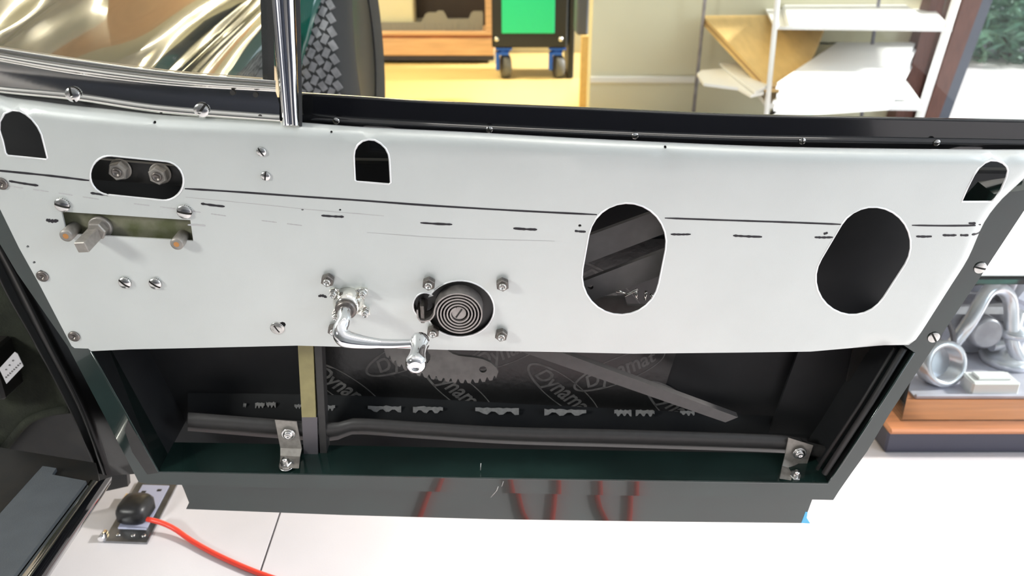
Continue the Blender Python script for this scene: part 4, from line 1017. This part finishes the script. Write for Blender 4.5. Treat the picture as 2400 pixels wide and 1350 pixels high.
# things under the rack
for px_, py_, Y_, r_, h_, m_, lab in ((1880, 262, 3.5, .07, .20, 'cart_green', 'green bottle on the floor under the white rack'), (1830, 262, 3.72, .08, .17, 'cart_black', 'black tub on the floor under the white rack')):
    p = WY(px_, py_, Y_); zc = p.z+.03; b = MB(); b.lathe([(r_*.9, 0), (r_, .02), (r_, zc*.72), (r_*.5, zc*.9), (r_*.4, zc), (r_*.42, zc+.005)], 20); o = b.build('bottle' if 'bottle' in lab else 'tub', m_); o.location = (p.x, Y_, 0); tag(o, lab, 'bottle' if 'bottle' in lab else 'tub')

# ================================================================== glass display case on the right
c0w = WZ(2072, 1062, 0); CYF = c0w.y; CXL = c0w.x
dc = empty('display_case', (CXL, CYF, 0), 'low glass display case with orange wood base and dark plinth', 'display case')
zpl = WY(2200, 1012, CYF).z; zwd = WY(2200, 1000, CYF).z; ztop = WY(2340, 655, CYF+.02).z
b = MB(); b.bevbox((.0, 0, 0), (1.25, .62, zpl), .004); b.build('plinth', 'plinth_dark', dc)
b = MB(); b.bevbox((-.004, -.012, zpl), (1.26, .63, zwd), .004); b.build('wood_base', 'wood_orange', dc)
b = MB(); b.bevbox((.03, .02, ztop-.008), (1.24, .60, ztop), .001); b.build('glass_top', 'clear_glass', dc)
b = MB(); b.box((.03, .0175, ztop-.009), (1.24, .0198, ztop)); b.build('glass_edge', 'glass_edge', dc)
b = MB(); b.box((.03, .02, zwd), (1.24, .026, ztop-.008)); b.build('glass_front', 'clear_glass', dc)
b = MB(); b.box((.03, .027, zwd), (.036, .60, ztop-.008)); b.build('glass_side', 'clear_glass', dc)
b = MB(); b.bevbox((0, 0, 0), (.52, .54, .004), .001); o = b.build('blowout_card', 'bright_white'); o.location = (CXL+.045, CYF+.034, ztop+.0005); tag(o, 'white card added on the glass case in place of a blown-out bright area', 'card')  # added slab standing in for blown-out white above the glass edge
def inP(px, py, dy):
    return WY(px, py, CYF+dy)
def part_thing(name, base_px, dy, build, lab, m, cat='machine part', grp='machine parts in the display case'):
    p = inP(*base_px, dy); p.z = max(p.z, zwd)
    bb = MB(); build(bb); o = bb.build(name, m, None); o.location = (p.x, p.y, zwd); tag(o, lab, cat, grp); return o
part_thing('metal_tray', (2300, 800), .40, lambda bb: (bb.bevbox((-.30, -.01, .0), (.40, .01, .33), .004, 0, Matrix.Rotation(-.12, 4, 'X')), bb.bevbox((-.30, -.295, .0005), (.60, -.02, .004), .001), bb.bevbox((-.30, -.298, .0005), (.60, -.29, .010), .002)), 'grey violet metal tray leaning at the back of the case', 'tray_violet', 'tray')
part_thing('bearing_ring', (2190, 905), .17, lambda bb: bb.lathe([(.042, 0), (.050, .004), (.050, .040), (.042, .044), (.036, .040), (.034, .006)], 32, frame((0, 0, .05), (.2, -1, .35)) @ Matrix.Translation((0, 0, -.02))), 'pale bearing ring with dark bore at the left of the case', 'cast_bright')
part_thing('engine_casting', (2250, 860), .32, lambda bb: (bb.bevbox((-.09, -.03, 0), (.10, .08, .12), .012), bb.lathe([(.036, 0), (.036, .05), (.030, .056)], 24, frame((-.01, -.03, .08), (0, -1, .1))), bb.lathe([(.016, 0), (.016, .09)], 16, frame((.07, .02, .12), (.1, -.1, 1)))), 'grey engine casting with a round drum in the case', 'cast_grey')
part_thing('bent_pipe', (2300, 800), .24, lambda bb: bb.tube(crom([Vector((-.08, 0, .02)), Vector((-.05, -.02, .12)), Vector((-.01, 0, .19)), Vector((.05, .02, .16)), Vector((.07, 0, .06)), Vector((.10, -.01, .01))], 40), .015, 14), 'bright bent pipe arching over the casting', 'cast_bright')
part_thing('carburettor_body', (2370, 800), .26, lambda bb: (bb.lathe([(.02, 0), (.055, .004), (.058, .02), (.05, .024), (.03, .03), (.03, .07), (.038, .074), (.038, .09), (.012, .095), (.012, .13)], 24), bb.tube([Vector((-.05, -.01, .05)), Vector((.05, .01, .06))], .014, 12)), 'bright flanged part with round foot at the right of the case', 'cast_bright')
part_thing('white_block', (2310, 925), .13, lambda bb: (bb.bevbox((-.045, -.02, 0), (.055, .03, .035), .004), bb.bevbox((-.030, -.010, .035), (.040, .02, .041), .002)), 'small white block standing on the wood base', 'bright_white')
part_thing('dark_rod', (2215, 860), .22, lambda bb: bb.tube(crom([Vector((-.035, 0, .15)), Vector((-.005, -.005, .10)), Vector((.012, 0, .04)), Vector((.014, 0, .0))], 16), .006, 10), 'thin dark curved rod leaning in the case', 'cast_dark')
part_thing('tilted_tank', (2385, 740), .44, lambda bb: bb.bevbox((-.07, -.05, -.02), (.08, .05, .15), .02, 0, Matrix.Translation((0, 0, .08)) @ Matrix.Rotation(.45, 4, 'Y')), 'pale tilted tank at the back of the case', 'cast_bright')
part_thing('brown_lever', (2255, 760), .36, lambda bb: (bb.tube(crom([Vector((-.06, 0, .14)), Vector((0, -.02, .17)), Vector((.06, 0, .15))], 12), .012, 10), bb.lathe([(.02, -.015), (.02, .015)], 16, frame((.06, 0, .15), (0, 1, 0))), bb.lathe([(.012, 0), (.012, .14)], 10, Matrix.Translation((-.06, 0, 0)))), 'dark brown lever standing behind the casting', 'dark_brown')
